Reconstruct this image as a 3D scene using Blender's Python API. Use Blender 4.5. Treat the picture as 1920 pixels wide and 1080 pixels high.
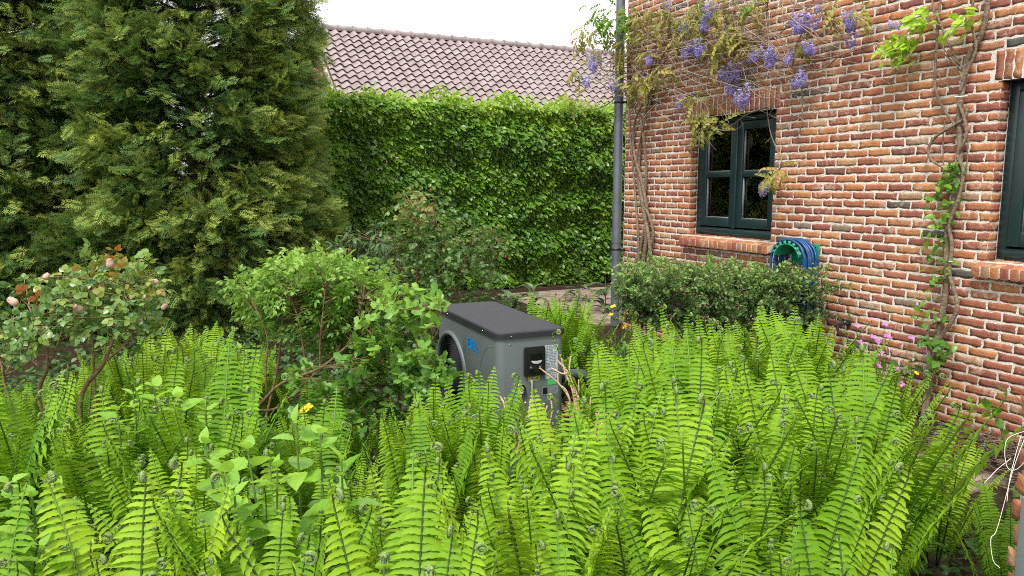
import bpy, math, random
import numpy as np
from math import radians as R, sin, cos, pi
from mathutils import Vector, Matrix
for o in list(bpy.data.objects): bpy.data.objects.remove(o)
scene = bpy.context.scene
COL = scene.collection
# ---------------------------------------------------------------- camera, world, sun, exposure
H = 1.65; FPX = 1400.0; PITCH = math.atan(190/1400)
SP, CP = sin(PITCH), cos(PITCH)
cam_d = bpy.data.cameras.new("camera"); cam_d.sensor_width = 36; cam_d.lens = FPX/1920*36
cam_d.clip_start = 0.05; cam_d.clip_end = 2000
cam = bpy.data.objects.new("camera", cam_d); COL.objects.link(cam)
cam.location = (0, 0, H); cam.rotation_euler = (pi/2-PITCH, 0, 0)
scene.camera = cam
scene.render.resolution_x = 1024; scene.render.resolution_y = 576
SUN_EL, SUN_AZ = R(58), R(-158)          # azimuth measured from +Y, clockwise
world = bpy.data.worlds.new("World"); scene.world = world; world.use_nodes = True
wt = world.node_tree; wn = wt.nodes; wl = wt.links
bg = wn["Background"]
sky = wn.new("ShaderNodeTexSky"); sky.sky_type = 'NISHITA'; sky.sun_disc = False
sky.sun_elevation = SUN_EL; sky.sun_rotation = SUN_AZ; sky.air_density = 1.0; sky.dust_density = 2.0
tc = wn.new("ShaderNodeTexCoord"); nz = wn.new("ShaderNodeTexNoise"); nz.inputs["Scale"].default_value = 2.2; nz.inputs["Detail"].default_value = 6
cr = wn.new("ShaderNodeValToRGB"); cr.color_ramp.elements[0].position = .26; cr.color_ramp.elements[1].position = .42
cr.color_ramp.elements[0].color = (.72, .72, .72, 1)
mx = wn.new("ShaderNodeMix"); mx.data_type = 'RGBA'
mx.inputs["B"].default_value = (10.5, 10.5, 10.5, 1)      # bright cloud deck
wl.new(tc.outputs["Generated"], nz.inputs["Vector"]); wl.new(nz.outputs["Fac"], cr.inputs["Fac"])
wl.new(cr.outputs["Color"], mx.inputs["Factor"]); wl.new(sky.outputs["Color"], mx.inputs["A"])
wl.new(mx.outputs["Result"], bg.inputs["Color"]); bg.inputs["Strength"].default_value = 0.095
sun_d = bpy.data.lights.new("sun", 'SUN'); sun_d.energy = 2.3; sun_d.angle = R(12); sun_d.color = (1, .95, .86)
sun = bpy.data.objects.new("sun", sun_d); COL.objects.link(sun)
sv = Vector((sin(SUN_AZ)*cos(SUN_EL), cos(SUN_AZ)*cos(SUN_EL), sin(SUN_EL)))
sun.rotation_euler = sv.to_track_quat('Z', 'Y').to_euler()
scene.view_settings.view_transform = 'Standard'; scene.view_settings.look = 'None'
scene.view_settings.exposure = 0.95; scene.view_settings.gamma = 1
scene.cycles.max_bounces = 6; scene.cycles.diffuse_bounces = 4; scene.cycles.transparent_max_bounces = 12
scene.cycles.use_denoising = False; scene.cycles.filter_width = 1.0

# ---------------------------------------------------------------- geometry of the view
def ray(px, py):
    x = px-960; u = 540-py
    return np.array([x, FPX*CP+u*SP, -FPX*SP+u*CP])
CAMP = np.array([0, 0, H])
def at(px, py, Y): r = ray(px, py); return CAMP + r*(Y/r[1])
def gp(px, py, z=0.0): r = ray(px, py); return CAMP + r*((z-H)/r[2])
HB = np.array([3.178, 4.782, 0.0])                       # a point at the foot of the house wall
TH = math.atan(680/1412.8)
HD = np.array([-sin(TH), cos(TH), 0]); HN = np.array([-cos(TH), -sin(TH), 0])
HROT = math.atan2(HD[1], HD[0])                           # local x along the wall, local y out of it
def hloc(P): q = P-HB; return np.array([q@HD, q@HN, q[2]])
def wallp(px, py, off=0.0):
    r = ray(px, py); t = ((HB+HN*off-CAMP)@HN)/(r@HN); return hloc(CAMP+r*t)
def hw(s, off, z): return HB+HD*s+HN*off+np.array([0, 0, z])

# ---------------------------------------------------------------- materials
def mat(name): 
    m = bpy.data.materials.new(name); m.use_nodes = True
    nt = m.node_tree; return m, nt, nt.nodes["Principled BSDF"]
def pbr(name, col, rough=.6, metal=0.0, noise=0.0, nscale=20.0, bump=0.0, bscale=60.0, spec=.5, col2=None):
    m, nt, b = mat(name)
    b.inputs["Roughness"].default_value = rough; b.inputs["Metallic"].default_value = metal
    b.inputs["Specular IOR Level"].default_value = spec
    tcn = nt.nodes.new("ShaderNodeTexCoord")
    if noise > 0 or col2:
        n = nt.nodes.new("ShaderNodeTexNoise"); n.inputs["Scale"].default_value = nscale; n.inputs["Detail"].default_value = 6
        nt.links.new(tcn.outputs["Object"], n.inputs["Vector"])
        rp = nt.nodes.new("ShaderNodeValToRGB"); rp.color_ramp.elements[0].position = .3; rp.color_ramp.elements[1].position = .7
        c2 = col2 or tuple(min(1, c*(1+noise)) for c in col); c1 = col if col2 else tuple(c*(1-noise) for c in col)
        rp.color_ramp.elements[0].color = (*c1, 1); rp.color_ramp.elements[1].color = (*c2, 1)
        nt.links.new(n.outputs["Fac"], rp.inputs["Fac"]); nt.links.new(rp.outputs["Color"], b.inputs["Base Color"])
    else: b.inputs["Base Color"].default_value = (*col, 1)
    if bump > 0:
        n2 = nt.nodes.new("ShaderNodeTexNoise"); n2.inputs["Scale"].default_value = bscale; n2.inputs["Detail"].default_value = 5
        nt.links.new(tcn.outputs["Object"], n2.inputs["Vector"])
        bp = nt.nodes.new("ShaderNodeBump"); bp.inputs["Strength"].default_value = bump; bp.inputs["Distance"].default_value = .01
        nt.links.new(n2.outputs["Fac"], bp.inputs["Height"]); nt.links.new(bp.outputs["Normal"], b.inputs["Normal"])
    return m
def leafmat(name, stops, rough=.45, trans=.35, spec=.35, objvar=0.0):
    """stops: [(pos, rgb)...] over the face attribute 'tint'."""
    m, nt, b = mat(name); N = nt.nodes; L = nt.links
    a = N.new("ShaderNodeAttribute"); a.attribute_name = "tint"
    rp = N.new("ShaderNodeValToRGB")
    els = rp.color_ramp.elements
    els[0].position, els[0].color = stops[0][0], (*stops[0][1], 1)
    els[1].position, els[1].color = stops[-1][0], (*stops[-1][1], 1)
    for p, c in stops[1:-1]:
        e = els.new(p); e.color = (*c, 1)
    src = a.outputs["Fac"]
    if objvar:
        oc = N.new("ShaderNodeObjectInfo"); sc_ = N.new("ShaderNodeSeparateColor"); L.new(oc.outputs["Color"], sc_.inputs[0]); ad = N.new("ShaderNodeMath"); ad.operation = 'ADD'; L.new(src, ad.inputs[0]); a2 = N.new("ShaderNodeMath"); a2.operation = 'SUBTRACT'; L.new(sc_.outputs[0], a2.inputs[0]); a2.inputs[1].default_value = .5; L.new(a2.outputs[0], ad.inputs[1]); src = ad.outputs[0]
        oi = N.new("ShaderNodeObjectInfo"); ma = N.new("ShaderNodeMath"); ma.operation = 'MULTIPLY_ADD'
        ma.inputs[1].default_value = objvar; L.new(oi.outputs["Random"], ma.inputs[0]); 
        sb = N.new("ShaderNodeMath"); sb.operation = 'SUBTRACT'; L.new(src, sb.inputs[0]); sb.inputs[1].default_value = objvar/2
        L.new(sb.outputs[0], ma.inputs[2]); src = ma.outputs[0]
    L.new(src, rp.inputs["Fac"]); L.new(rp.outputs["Color"], b.inputs["Base Color"])
    b.inputs["Roughness"].default_value = rough; b.inputs["Specular IOR Level"].default_value = spec
    tr = N.new("ShaderNodeBsdfTranslucent"); hs = N.new("ShaderNodeHueSaturation"); hs.inputs["Value"].default_value = 1.5; hs.inputs["Hue"].default_value = .49
    L.new(rp.outputs["Color"], hs.inputs["Color"]); L.new(hs.outputs["Color"], tr.inputs["Color"])
    ms = N.new("ShaderNodeMixShader"); ms.inputs["Fac"].default_value = trans
    L.new(b.outputs["BSDF"], ms.inputs[1]); L.new(tr.outputs["BSDF"], ms.inputs[2])
    L.new(ms.outputs[0], N["Material Output"].inputs["Surface"])
    return m
M = {}
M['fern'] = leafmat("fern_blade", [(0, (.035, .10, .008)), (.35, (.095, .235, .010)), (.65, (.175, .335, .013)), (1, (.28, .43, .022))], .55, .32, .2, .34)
M['rachis'] = pbr("fern_rachis", (.03, .06, .013), .6)
M['rachis_green'] = pbr("fern_rachis_green", (.11, .20, .03), .6)
M['fuzz'] = pbr("fern_scales", (.20, .30, .085), .9, noise=.35, nscale=220, bump=.9, bscale=260)
M['rootstock'] = pbr("rootstock", (.05, .035, .02), .95, noise=.5, nscale=40)
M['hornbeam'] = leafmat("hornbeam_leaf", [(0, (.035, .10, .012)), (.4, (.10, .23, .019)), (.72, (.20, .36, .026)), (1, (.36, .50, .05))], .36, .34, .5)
M['conifer'] = leafmat("conifer_spray", [(0, (.012, .045, .016)), (.42, (.048, .130, .036)), (.72, (.105, .205, .048)), (1, (.35, .41, .075))], .6, .22, .25)
M['bark'] = pbr("bark", (.09, .065, .045), .95, noise=.5, nscale=25, bump=.8, bscale=40)
M['vinebark'] = pbr("vine_bark", (.19, .14, .095), .9, noise=.45, nscale=45, bump=.9, bscale=70)
M['twig'] = pbr("dry_twig", (.33, .265, .195), .9, noise=.5, nscale=60)
M['roseWood'] = pbr("rose_wood", (.17, .10, .05), .8, noise=.45, nscale=45, bump=.5)
M['deadstem'] = pbr("dead_stem", (.52, .37, .245), .85, noise=.35, nscale=60, bump=.5)
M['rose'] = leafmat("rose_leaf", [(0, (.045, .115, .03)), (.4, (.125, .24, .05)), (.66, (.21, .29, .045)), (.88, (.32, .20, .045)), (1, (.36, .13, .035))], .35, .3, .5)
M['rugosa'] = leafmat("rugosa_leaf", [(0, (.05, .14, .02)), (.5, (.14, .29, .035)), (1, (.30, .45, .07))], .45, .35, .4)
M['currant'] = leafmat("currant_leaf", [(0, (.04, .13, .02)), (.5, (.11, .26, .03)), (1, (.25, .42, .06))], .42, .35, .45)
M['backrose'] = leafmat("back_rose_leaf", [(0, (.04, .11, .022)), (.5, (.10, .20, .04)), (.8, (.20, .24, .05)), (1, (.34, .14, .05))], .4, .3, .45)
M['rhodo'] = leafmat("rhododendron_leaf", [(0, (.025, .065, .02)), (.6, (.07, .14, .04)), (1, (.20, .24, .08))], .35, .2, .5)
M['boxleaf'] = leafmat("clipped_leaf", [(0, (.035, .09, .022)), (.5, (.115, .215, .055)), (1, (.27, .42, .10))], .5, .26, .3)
M['broad'] = leafmat("broad_leaf", [(0, (.09, .21, .02)), (.5, (.18, .37, .035)), (.85, (.30, .50, .055)), (1, (.36, .52, .16))], .4, .38, .45)
M['wisteria'] = leafmat("wisteria_leaf", [(0, (.15, .18, .035)), (.5, (.29, .29, .06)), (.8, (.42, .38, .10)), (1, (.42, .25, .10))], .5, .35, .3)
M['greenvine'] = leafmat("vine_leaf", [(0, (.04, .13, .02)), (.5, (.13, .29, .03)), (.85, (.32, .52, .04)), (1, (.42, .60, .07))], .35, .35, .45)
M['petalP'] = leafmat("wisteria_petal", [(0, (.23, .19, .50)), (.6, (.50, .45, .80)), (1, (.74, .70, .90))], .6, .3, .2)
M['petalPink'] = leafmat("pink_petal", [(0, (.42, .10, .42)), (1, (.66, .30, .62))], .6, .3, .2)
M['petalY'] = leafmat("yellow_petal", [(0, (.75, .38, .01)), (1, (.85, .60, .02))], .5, .25, .3)
M['petalRose'] = leafmat("rose_petal", [(0, (.52, .33, .26)), (1, (.70, .52, .42))], .6, .25, .3)
M['redbud'] = pbr("red_bud", (.25, .03, .03), .6)
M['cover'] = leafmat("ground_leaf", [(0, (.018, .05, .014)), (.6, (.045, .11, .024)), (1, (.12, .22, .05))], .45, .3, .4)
M['stemgreen'] = pbr("green_stem", (.10, .17, .04), .6, noise=.3)
M['frame'] = pbr("window_paint", (.010, .028, .030), .33, spec=.5, bump=.03, bscale=15)
M['bead'] = pbr("glazing_bead", (.20, .22, .215), .5)
M['pipe'] = pbr("zinc_pipe", (.135, .155, .185), .42, metal=.35, noise=.18, nscale=8, bump=.05, bscale=30)
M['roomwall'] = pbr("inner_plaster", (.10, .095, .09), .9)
M['reveal'] = pbr("reveal_mortar", (.46, .42, .37), .95, noise=.15, nscale=30, bump=.4)
M['hose'] = pbr("blue_hose", (.008, .058, .18), .4, noise=.15, nscale=14)
M['hanger'] = pbr("green_plastic", (.010, .22, .115), .42)
M['brass'] = pbr("dull_metal", (.30, .29, .27), .4, metal=.8)
M['cast'] = pbr("dark_metal", (.05, .05, .055), .45, metal=.5)
M['string'] = pbr("white_twine", (.75, .73, .68), .7)
M['path'] = None

# ---------------------------------------------------------------- mesh builder
class MB:
    def __init__(s): s.V = []; s.F = []; s.MI = []; s.T = []; s.n = 0
    def add(s, V, F, mi=0, tint=.5):
        V = np.asarray(V, float).reshape(-1, 3); F = np.asarray(F, int)
        s.V.append(V); s.F.append(F+s.n); s.n += len(V)
        nf = len(F); s.MI.append(np.broadcast_to(np.asarray(mi, int), (nf,)).copy()); s.T.append(np.broadcast_to(np.asarray(tint, float), (nf,)).copy())
    def stamp(s, tpl, Rm, loc, sc, mi=0, tint=.5, tvar=1.0):
        """tpl=(V,F,tintoffsets); Rm (N,3,3) columns=axes; loc (N,3); sc (N,) or (N,3)"""
        V, F, dt = tpl; N = len(loc)
        if N == 0: return
        sc = np.asarray(sc, float); sc = np.broadcast_to(sc if sc.ndim == 2 else sc.reshape(-1, 1), (N, 3))
        P = np.einsum('nij,nvj->nvi', Rm, V[None]*sc[:, None, :])+np.asarray(loc)[:, None, :]
        FF = F[None]+(np.arange(N)*len(V))[:, None, None]
        t = np.clip(np.broadcast_to(np.asarray(tint, float), (N,))[:, None]+dt[None]*tvar, 0, 1)
        s.add(P.reshape(-1, 3), FF.reshape(-1, F.shape[1]), mi, t.reshape(-1))
    def tube(s, pts, rad, sides=6, mi=0, tint=.5, cap=True):
        P = np.asarray(pts, float); n = len(P); rad = np.broadcast_to(np.asarray(rad, float), (n,))
        T = np.gradient(P, axis=0); T /= np.linalg.norm(T, axis=1, keepdims=True)+1e-9
        ref = np.array([0, 0, 1.0]) if abs(T[0][2]) < .9 else np.array([1.0, 0, 0])
        A = np.cross(T[0], ref); A /= np.linalg.norm(A); rings = []
        ang = np.arange(sides)*2*pi/sides
        for i in range(n):
            A = A-T[i]*(A@T[i]); A /= np.linalg.norm(A)+1e-9; B = np.cross(T[i], A)
            rings.append(P[i]+rad[i]*(np.cos(ang)[:, None]*A+np.sin(ang)[:, None]*B))
        V = np.concatenate(rings); F = []
        i0 = np.arange(n-1)[:, None]*sides; j = np.arange(sides)[None]; j2 = (j+1) % sides
        F = np.stack([i0+j, i0+j2, i0+sides+j2, i0+sides+j], -1).reshape(-1, 4)
        s.add(V, F, mi, tint)
        if cap:
            c = np.arange(0, sides-2)
            for b in (0, (n-1)*sides):
                pass
            for b, flip in ((0, True), ((n-1)*sides, False)):
                ring = V[b:b+sides]; cen = ring.mean(0)
                VV = np.vstack([ring, cen]); k = np.arange(sides)
                tri = np.stack([k, (k+1) % sides, np.full(sides, sides), np.full(sides, sides)], -1)
                if flip: tri = tri[:, [1, 0, 2, 3]]
                s.tri(VV, tri[:, :3], mi, tint)
    def tri(s, V, F, mi=0, tint=.5):
        s.add(V, F, mi, tint)
    def box(s, lo, hi, mi=0, tint=.5):
        x0, y0, z0 = lo; x1, y1, z1 = hi
        V = [(x0, y0, z0), (x1, y0, z0), (x1, y1, z0), (x0, y1, z0), (x0, y0, z1), (x1, y0, z1), (x1, y1, z1), (x0, y1, z1)]
        F = [(0, 3, 2, 1), (4, 5, 6, 7), (0, 1, 5, 4), (1, 2, 6, 5), (2, 3, 7, 6), (3, 0, 4, 7)]
        s.add(V, F, mi, tint)
    def lathe(s, prof, seg=20, axis='z', origin=(0, 0, 0), mi=0, tint=.5):
        prof = np.asarray(prof, float); a = np.arange(seg)*2*pi/seg; n = len(prof)
        V = np.stack([prof[:, None, 0]*np.cos(a), prof[:, None, 0]*np.sin(a), np.repeat(prof[:, 1:2], seg, 1)], -1).reshape(-1, 3)
        if axis == 'x': V = V[:, [2, 0, 1]]
        if axis == 'y': V = V[:, [1, 2, 0]]
        i0 = np.arange(n-1)[:, None]*seg; j = np.arange(seg)[None]; j2 = (j+1) % seg
        F = np.stack([i0+j, i0+j2, i0+seg+j2, i0+seg+j], -1).reshape(-1, 4)
        s.add(V+np.asarray(origin), F, mi, tint)
    def mesh(s, name, mats, smooth=False):
        me = bpy.data.meshes.new(name)
        V = np.concatenate(s.V); nl = [len(f)*f.shape[1] for f in s.F]
        loops = np.concatenate([f.reshape(-1) for f in s.F]); tot = np.concatenate([np.full(len(f), f.shape[1]) for f in s.F])
        me.vertices.add(len(V)); me.vertices.foreach_set("co", V.astype(np.float32).ravel())
        me.loops.add(len(loops)); me.loops.foreach_set("vertex_index", loops.astype(np.int32))
        me.polygons.add(len(tot)); st = np.concatenate([[0], np.cumsum(tot)[:-1]])
        me.polygons.foreach_set("loop_start", st.astype(np.int32)); me.polygons.foreach_set("loop_total", tot.astype(np.int32))
        me.polygons.foreach_set("material_index", np.concatenate(s.MI).astype(np.int32))
        if smooth: me.polygons.foreach_set("use_smooth", np.ones(len(tot), bool))
        at_ = me.attributes.new("tint", 'FLOAT', 'FACE'); at_.data.foreach_set("value", np.concatenate(s.T).astype(np.float32))
        for m in (mats if isinstance(mats, (list, tuple)) else [mats]): me.materials.append(m)
        me.update(calc_edges=True); return me
    def build(s, name, mats, parent=None, smooth=False):
        return link(name, s.mesh(name, mats, smooth), parent)
def link(name, me, parent=None):
    o = bpy.data.objects.new(name, me); COL.objects.link(o)
    if parent: o.parent = parent
    return o
def tag(o, label=None, cat=None, group=None, kind=None):
    if label: o["label"] = label
    if cat: o["category"] = cat
    if group: o["group"] = group
    if kind: o["kind"] = kind
    return o
def thing(name, label, cat, loc=(0, 0, 0), rz=0.0, group=None):
    o = bpy.data.objects.new(name, None); COL.objects.link(o); o.empty_display_size = .1
    o.location = tuple(float(v) for v in loc); o.rotation_euler = (0, 0, rz); return tag(o, label, cat, group)
def bevel(o, w=.004, seg=2, ang=35):
    m = o.modifiers.new("bevel", 'BEVEL'); m.width = w; m.segments = seg; m.limit_method = 'ANGLE'; m.angle_limit = R(ang)
    return o

# ---------------------------------------------------------------- vector helpers and leaf shapes
def nrm(v): v = np.asarray(v, float); return v/(np.linalg.norm(v, axis=-1, keepdims=True)+1e-9)
def orient(d, up):
    """columns x,y,z: y along d, z near up"""
    d = nrm(d); z = nrm(up-d*np.sum(up*d, -1, keepdims=True)); x = np.cross(d, z)
    return np.stack([x, d, z], -1)
def bez(p, n=12):
    """smooth curve through points (Catmull-Rom)"""
    p = np.asarray(p, float)
    if len(p) == 2: return p[0]+(p[1]-p[0])*np.linspace(0, 1, n)[:, None]
    q = np.vstack([2*p[0]-p[1], p, 2*p[-1]-p[-2]]); out = []
    for i in range(1, len(q)-2):
        t = np.linspace(0, 1, n, endpoint=(i == len(q)-3))[:, None]
        a, b, c, d = q[i-1], q[i], q[i+1], q[i+2]
        out.append(.5*((2*b)+(-a+c)*t+(2*a-5*b+4*c-d)*t*t+(-a+3*b-3*c+d)*t**3))
    return np.concatenate(out)
def leaf_ovate(st=6, w=.5, fold=.18, droop=.25, peak=.4, serr=0.0, vein=0.0, stalk=.12, cup=0.0):
    """leaf along +Y, length 1, normal +Z"""
    V, F, dt = [], [], []
    ts = np.linspace(0, 1, st+1)
    for i, t in enumerate(ts):
        a = t**(math.log(.5)/math.log(peak)); hwid = w*.5*math.sin(pi*min(a, 1))**.8 if 0 < t < 1 else .002
        if serr: hwid *= 1+serr*(1 if i % 2 else -1)
        y = stalk+t*(1-stalk); z = -droop*t*t
        vz = vein*(1 if i % 2 else -1)
        yo = y-(serr*.12 if i % 2 else 0)+cup*hwid
        V += [(-hwid, yo, z+fold*hwid+vz), (0, y, z), (hwid, yo, z+fold*hwid+vz)]
    for i in range(st):
        a = i*3
        F += [(a, a+1, a+4, a+3), (a+1, a+2, a+5, a+4)]
        dt += [.04*(1 if i % 2 else -1), -.03+.04*(1 if i % 2 else -1)]
    if stalk > .03:
        n = len(V); V += [(-.012, 0, .0), (.012, 0, 0), (.012, stalk, 0), (-.012, stalk, 0)]; F.append((n, n+1, n+2, n+3)); dt.append(.0)
    return np.array(V), np.array(F), np.array(dt)
def combine(parts):
    V, F, D = [], [], []; n = 0
    for v, f, d in parts: V.append(v); F.append(f+n); D.append(d); n += len(v)
    return np.concatenate(V), np.concatenate(F), np.concatenate(D)
def xform(tpl, rz=0, sc=1, off=(0, 0, 0), rx=0, ry=0, dt=0):
    Mx = np.array(Matrix.Rotation(rz, 3, 'Z')@Matrix.Rotation(ry, 3, 'Y')@Matrix.Rotation(rx, 3, 'X'))
    return (tpl[0]*sc)@Mx.T+np.array(off), tpl[1], tpl[2]+dt
def pinnate(pairs, lf, size=.34, droop=.3, spread=65, end=True, taper=.25):
    parts = []
    strip = [];
    for k in range(pairs):
        t = .3+.62*k/max(1, pairs-1) if pairs > 1 else .6
        z = -droop*t*t
        for sgn in (-1, 1):
            parts.append(xform(lf, rz=-sgn*R(spread-15*t), sc=size*(1-taper*abs(t-.6)*2), off=(0, t, z), rx=-droop*t*1.2, dt=.05*((k*7+sgn*3) % 3-1)))
    if end: parts.append(xform(lf, sc=size*1.05, off=(0, .97, -droop*.95), rx=-droop*1.6, dt=.05))
    n = 5; ts = np.linspace(0, 1, n); V = []; 
    for t in ts: V += [(-.008, t, -droop*t*t), (.008, t, -droop*t*t)]
    F = [(2*i, 2*i+1, 2*i+3, 2*i+2) for i in range(n-1)]
    parts.append((np.array(V), np.array(F), np.zeros(n-1)))
    return combine(parts)
def lobed(n=22, seed=0):
    """currant / maple like leaf"""
    V = [(0, .25, 0)]; F = []
    for i in range(n+1):
        a = -2.6+5.2*i/n
        lob = .25+.31*abs(cos(1.5*a))**1.1+(.035 if i % 2 else -.02)
        if abs(a) < .75: lob += .08
        V.append((sin(a)*lob*.95, .25+cos(a)*lob, -.10*abs(sin(a))-.12*max(0, cos(a))**2*lob+.05*sin(a*3+1)+(.02 if i % 2 else 0)))
    for i in range(1, n+1, 2):
        j = min(i+2, n+1)
        F.append((0, i, i+1, j))
    V = np.array(V)[:, [0, 1, 2]]; F = np.array(F)[:, ::-1]
    st = len(V); V = np.vstack([V, [(-.01, -.25, -.1), (.01, -.25, -.1), (.01, .25, 0), (-.01, .25, 0)]])
    F = np.vstack([F, [(st, st+1, st+2, st+3)]])
    return V, F, np.concatenate([.05*np.sin(np.arange(len(F)-1)*2.1), [0]])
LF = {'ovate': leaf_ovate(5, .55, .25, .2), 'round': leaf_ovate(5, .72, .2, .12, .47), 'small': leaf_ovate(3, .55, .3, .15, stalk=.05),
      'narrow': leaf_ovate(4, .26, .25, .3), 'horn': leaf_ovate(4, .6, .22, .22, .42, stalk=.06), 
      'broad': leaf_ovate(10, .62, .22, .32, .38, serr=.05, vein=.012), 'lobed': lobed()}
LF['rose'] = pinnate(2, leaf_ovate(4, .7, .2, .15, .48, stalk=.05), .42, .25)
LF['rugosa'] = pinnate(3, leaf_ovate(4, .5, .3, .2, .45, stalk=.04), .34, .35, 70)
LF['wist'] = pinnate(4, leaf_ovate(4, .52, .25, .35, .42, stalk=.05), .46, .8, 58, taper=.4)

def twiggy(mb, rng, anchors, origins, tpls, per, size, mi_leaf=1, mi_stem=0, rad=.0025, upb=.5, tint=lambda P: .5, tj=.15, spread=.9, droop=.0, sag=.05, frac=.35, stems=True):
    """a twig from each origin to each anchor, leaves along its outer part"""
    A = np.asarray(anchors); O = np.asarray(origins); N = len(A)
    mid = (A+O)/2+rng.normal(0, .12, (N, 3))*np.linalg.norm(A-O, axis=1)[:, None]+np.array([0, 0, sag])*0
    if stems:
        for i in range(N):
            t = np.linspace(0, 1, 6)[:, None]; c = (1-t)**2*O[i]+2*t*(1-t)*mid[i]+t*t*A[i]
            mb.tube(c, np.linspace(rad*1.5, rad*.5, 6), 4, mi_stem, .4, cap=False)
    t = rng.uniform(frac, 1.03, (N, per)); t[:, 0] = 1.0; tt = t[..., None]
    P = (1-tt)**2*O[:, None]+2*tt*(1-tt)*mid[:, None]+tt*tt*A[:, None]
    D = 2*(1-tt)*(mid-O)[:, None]+2*tt*(A-mid)[:, None]; D = nrm(D)
    Rn = rng.normal(0, 1, P.shape); side = nrm(Rn-D*np.sum(Rn*D, -1, keepdims=True))
    L = nrm(D*.55+side*spread+np.array([0, 0, .15-droop])); up = nrm(np.array([0, 0, 1.0])*upb+rng.normal(0, .45, P.shape)+D*.2)
    P = P.reshape(-1, 3); L = L.reshape(-1, 3); up = up.reshape(-1, 3)
    k = rng.integers(0, len(tpls), len(P)); sz = size*rng.uniform(.6, 1.15, len(P)); ti = np.array([tint(p) for p in P])+rng.normal(0, tj, len(P))
    for q in range(len(tpls)):
        m = k == q; mb.stamp(tpls[q], orient(L[m], up[m]), P[m], sz[m], mi_leaf, ti[m])
def nearest_origin(anchors, stems, rng, low=.2):
    """pick for each anchor the nearest stem point that lies below it"""
    S = np.concatenate(stems); A = np.asarray(anchors)
    d = np.linalg.norm(A[:, None]-S[None], axis=2)+np.where(S[None, :, 2] > A[:, None, 2]-.02, .35, 0)
    return S[np.argmin(d, 1)]
def in_ellipsoid(rng, n, c, r, shell=.45, zmin=-1):
    out = []
    while len(out) < n:
        v = rng.normal(0, 1, 3); v /= np.linalg.norm(v)
        if v[2] < zmin: continue
        out.append(np.asarray(c)+v*np.asarray(r)*rng.uniform(shell, 1)**.6)
    return np.array(out)
def fbm(x, y, seed=0):
    r = np.random.default_rng(seed); v = 0
    for k in range(4):
        f = 2**k; a, b, c, d = r.uniform(0, 6.28, 4); th = r.uniform(0, 6.28)
        v = v+np.sin(f*(x*cos(th)+y*sin(th))*1.7+a)*np.sin(f*(-x*sin(th)+y*cos(th))*1.3+b)/f
    return v

# ================================================================ SETTING
# ---- ground
def soil_mat():
    m, nt, b = mat("soil"); N = nt.nodes; L = nt.links
    t = N.new("ShaderNodeTexCoord"); v = N.new("ShaderNodeTexVoronoi"); v.inputs["Scale"].default_value = 45; n = N.new("ShaderNodeTexNoise"); n.inputs["Scale"].default_value = 9; n.inputs["Detail"].default_value = 8
    L.new(t.outputs["Object"], v.inputs["Vector"]); L.new(t.outputs["Object"], n.inputs["Vector"])
    r1 = N.new("ShaderNodeValToRGB"); r1.color_ramp.elements[0].color = (.018, .012, .008, 1); r1.color_ramp.elements[1].color = (.085, .055, .036, 1)
    L.new(n.outputs["Fac"], r1.inputs["Fac"]); mxx = N.new("ShaderNodeMix"); mxx.data_type = 'RGBA'; mxx.blend_type = 'MULTIPLY'; mxx.inputs["Factor"].default_value = .6
    L.new(r1.outputs["Color"], mxx.inputs["A"]); L.new(v.outputs["Color"], mxx.inputs["B"]); L.new(mxx.outputs["Result"], b.inputs["Base Color"])
    bp = N.new("ShaderNodeBump"); bp.inputs["Distance"].default_value = .02; L.new(v.outputs["Distance"], bp.inputs["Height"]); L.new(bp.outputs["Normal"], b.inputs["Normal"])
    b.inputs["Roughness"].default_value = 1; b.inputs["Specular IOR Level"].default_value = .1
    return m
mb = MB(); g = np.array([-400, -60, -25, -12, -8, -6, -5, -4, -3, -2, -1, 0, 1, 2, 3, 4, 5, 6, 8, 12, 25, 60, 400.]); gy = g+6
gv = np.array([(x, y, 0) for y in gy for x in g]); ng = len(g)
mb.add(gv, [(j*ng+i, j*ng+i+1, (j+1)*ng+i+1, (j+1)*ng+i) for j in range(ng-1) for i in range(ng-1)])
tag(mb.build("ground", soil_mat()), kind='structure')
# ---- paved path past the end of the house and a paved patch at the wall foot
def paver_mat():
    m, nt, b = mat("clay_paver"); N = nt.nodes; L = nt.links
    a = N.new("ShaderNodeAttribute"); a.attribute_name = "tint"; r = N.new("ShaderNodeValToRGB")
    e = r.color_ramp.elements; e[0].color = (.17, .115, .09, 1); e[1].color = (.36, .28, .235, 1)
    L.new(a.outputs["Fac"], r.inputs["Fac"]); L.new(r.outputs["Color"], b.inputs["Base Color"]); b.inputs["Roughness"].default_value = .9
    t = N.new("ShaderNodeTexCoord"); n = N.new("ShaderNodeTexNoise"); n.inputs["Scale"].default_value = 60; L.new(t.outputs["Object"], n.inputs["Vector"])
    bp = N.new("ShaderNodeBump"); bp.inputs["Strength"].default_value = .5; bp.inputs["Distance"].default_value = .005; L.new(n.outputs["Fac"], bp.inputs["Height"]); L.new(bp.outputs["Normal"], b.inputs["Normal"])
    return m
M['path'] = paver_mat()
def pavers(name, cx, cy, lx, ly, rot, seed):
    rng = np.random.default_rng(seed); mb = MB(); nx, ny = int(lx/.2), int(ly/.068)
    for j in range(ny):
        for i in range(-1, nx):
            x0 = i*.2+(.1 if j % 2 else 0); h = .02+rng.normal(0, .0012)
            x0c, x1c = max(0, x0+.002), min(lx, x0+.198)
            if x1c-x0c > .02: mb.box((x0c, j*.068+.002, -.02), (x1c, j*.068+.066, h), 0, rng.uniform(0, 1))
    mb.box((-.0, -.0, -.03), (lx, ly, .012), 1)
    o = mb.build(name, [M['path'], soilm]); o.location = (cx, cy, 0); o.rotation_euler = (0, 0, rot); return tag(o, kind='structure')
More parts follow.
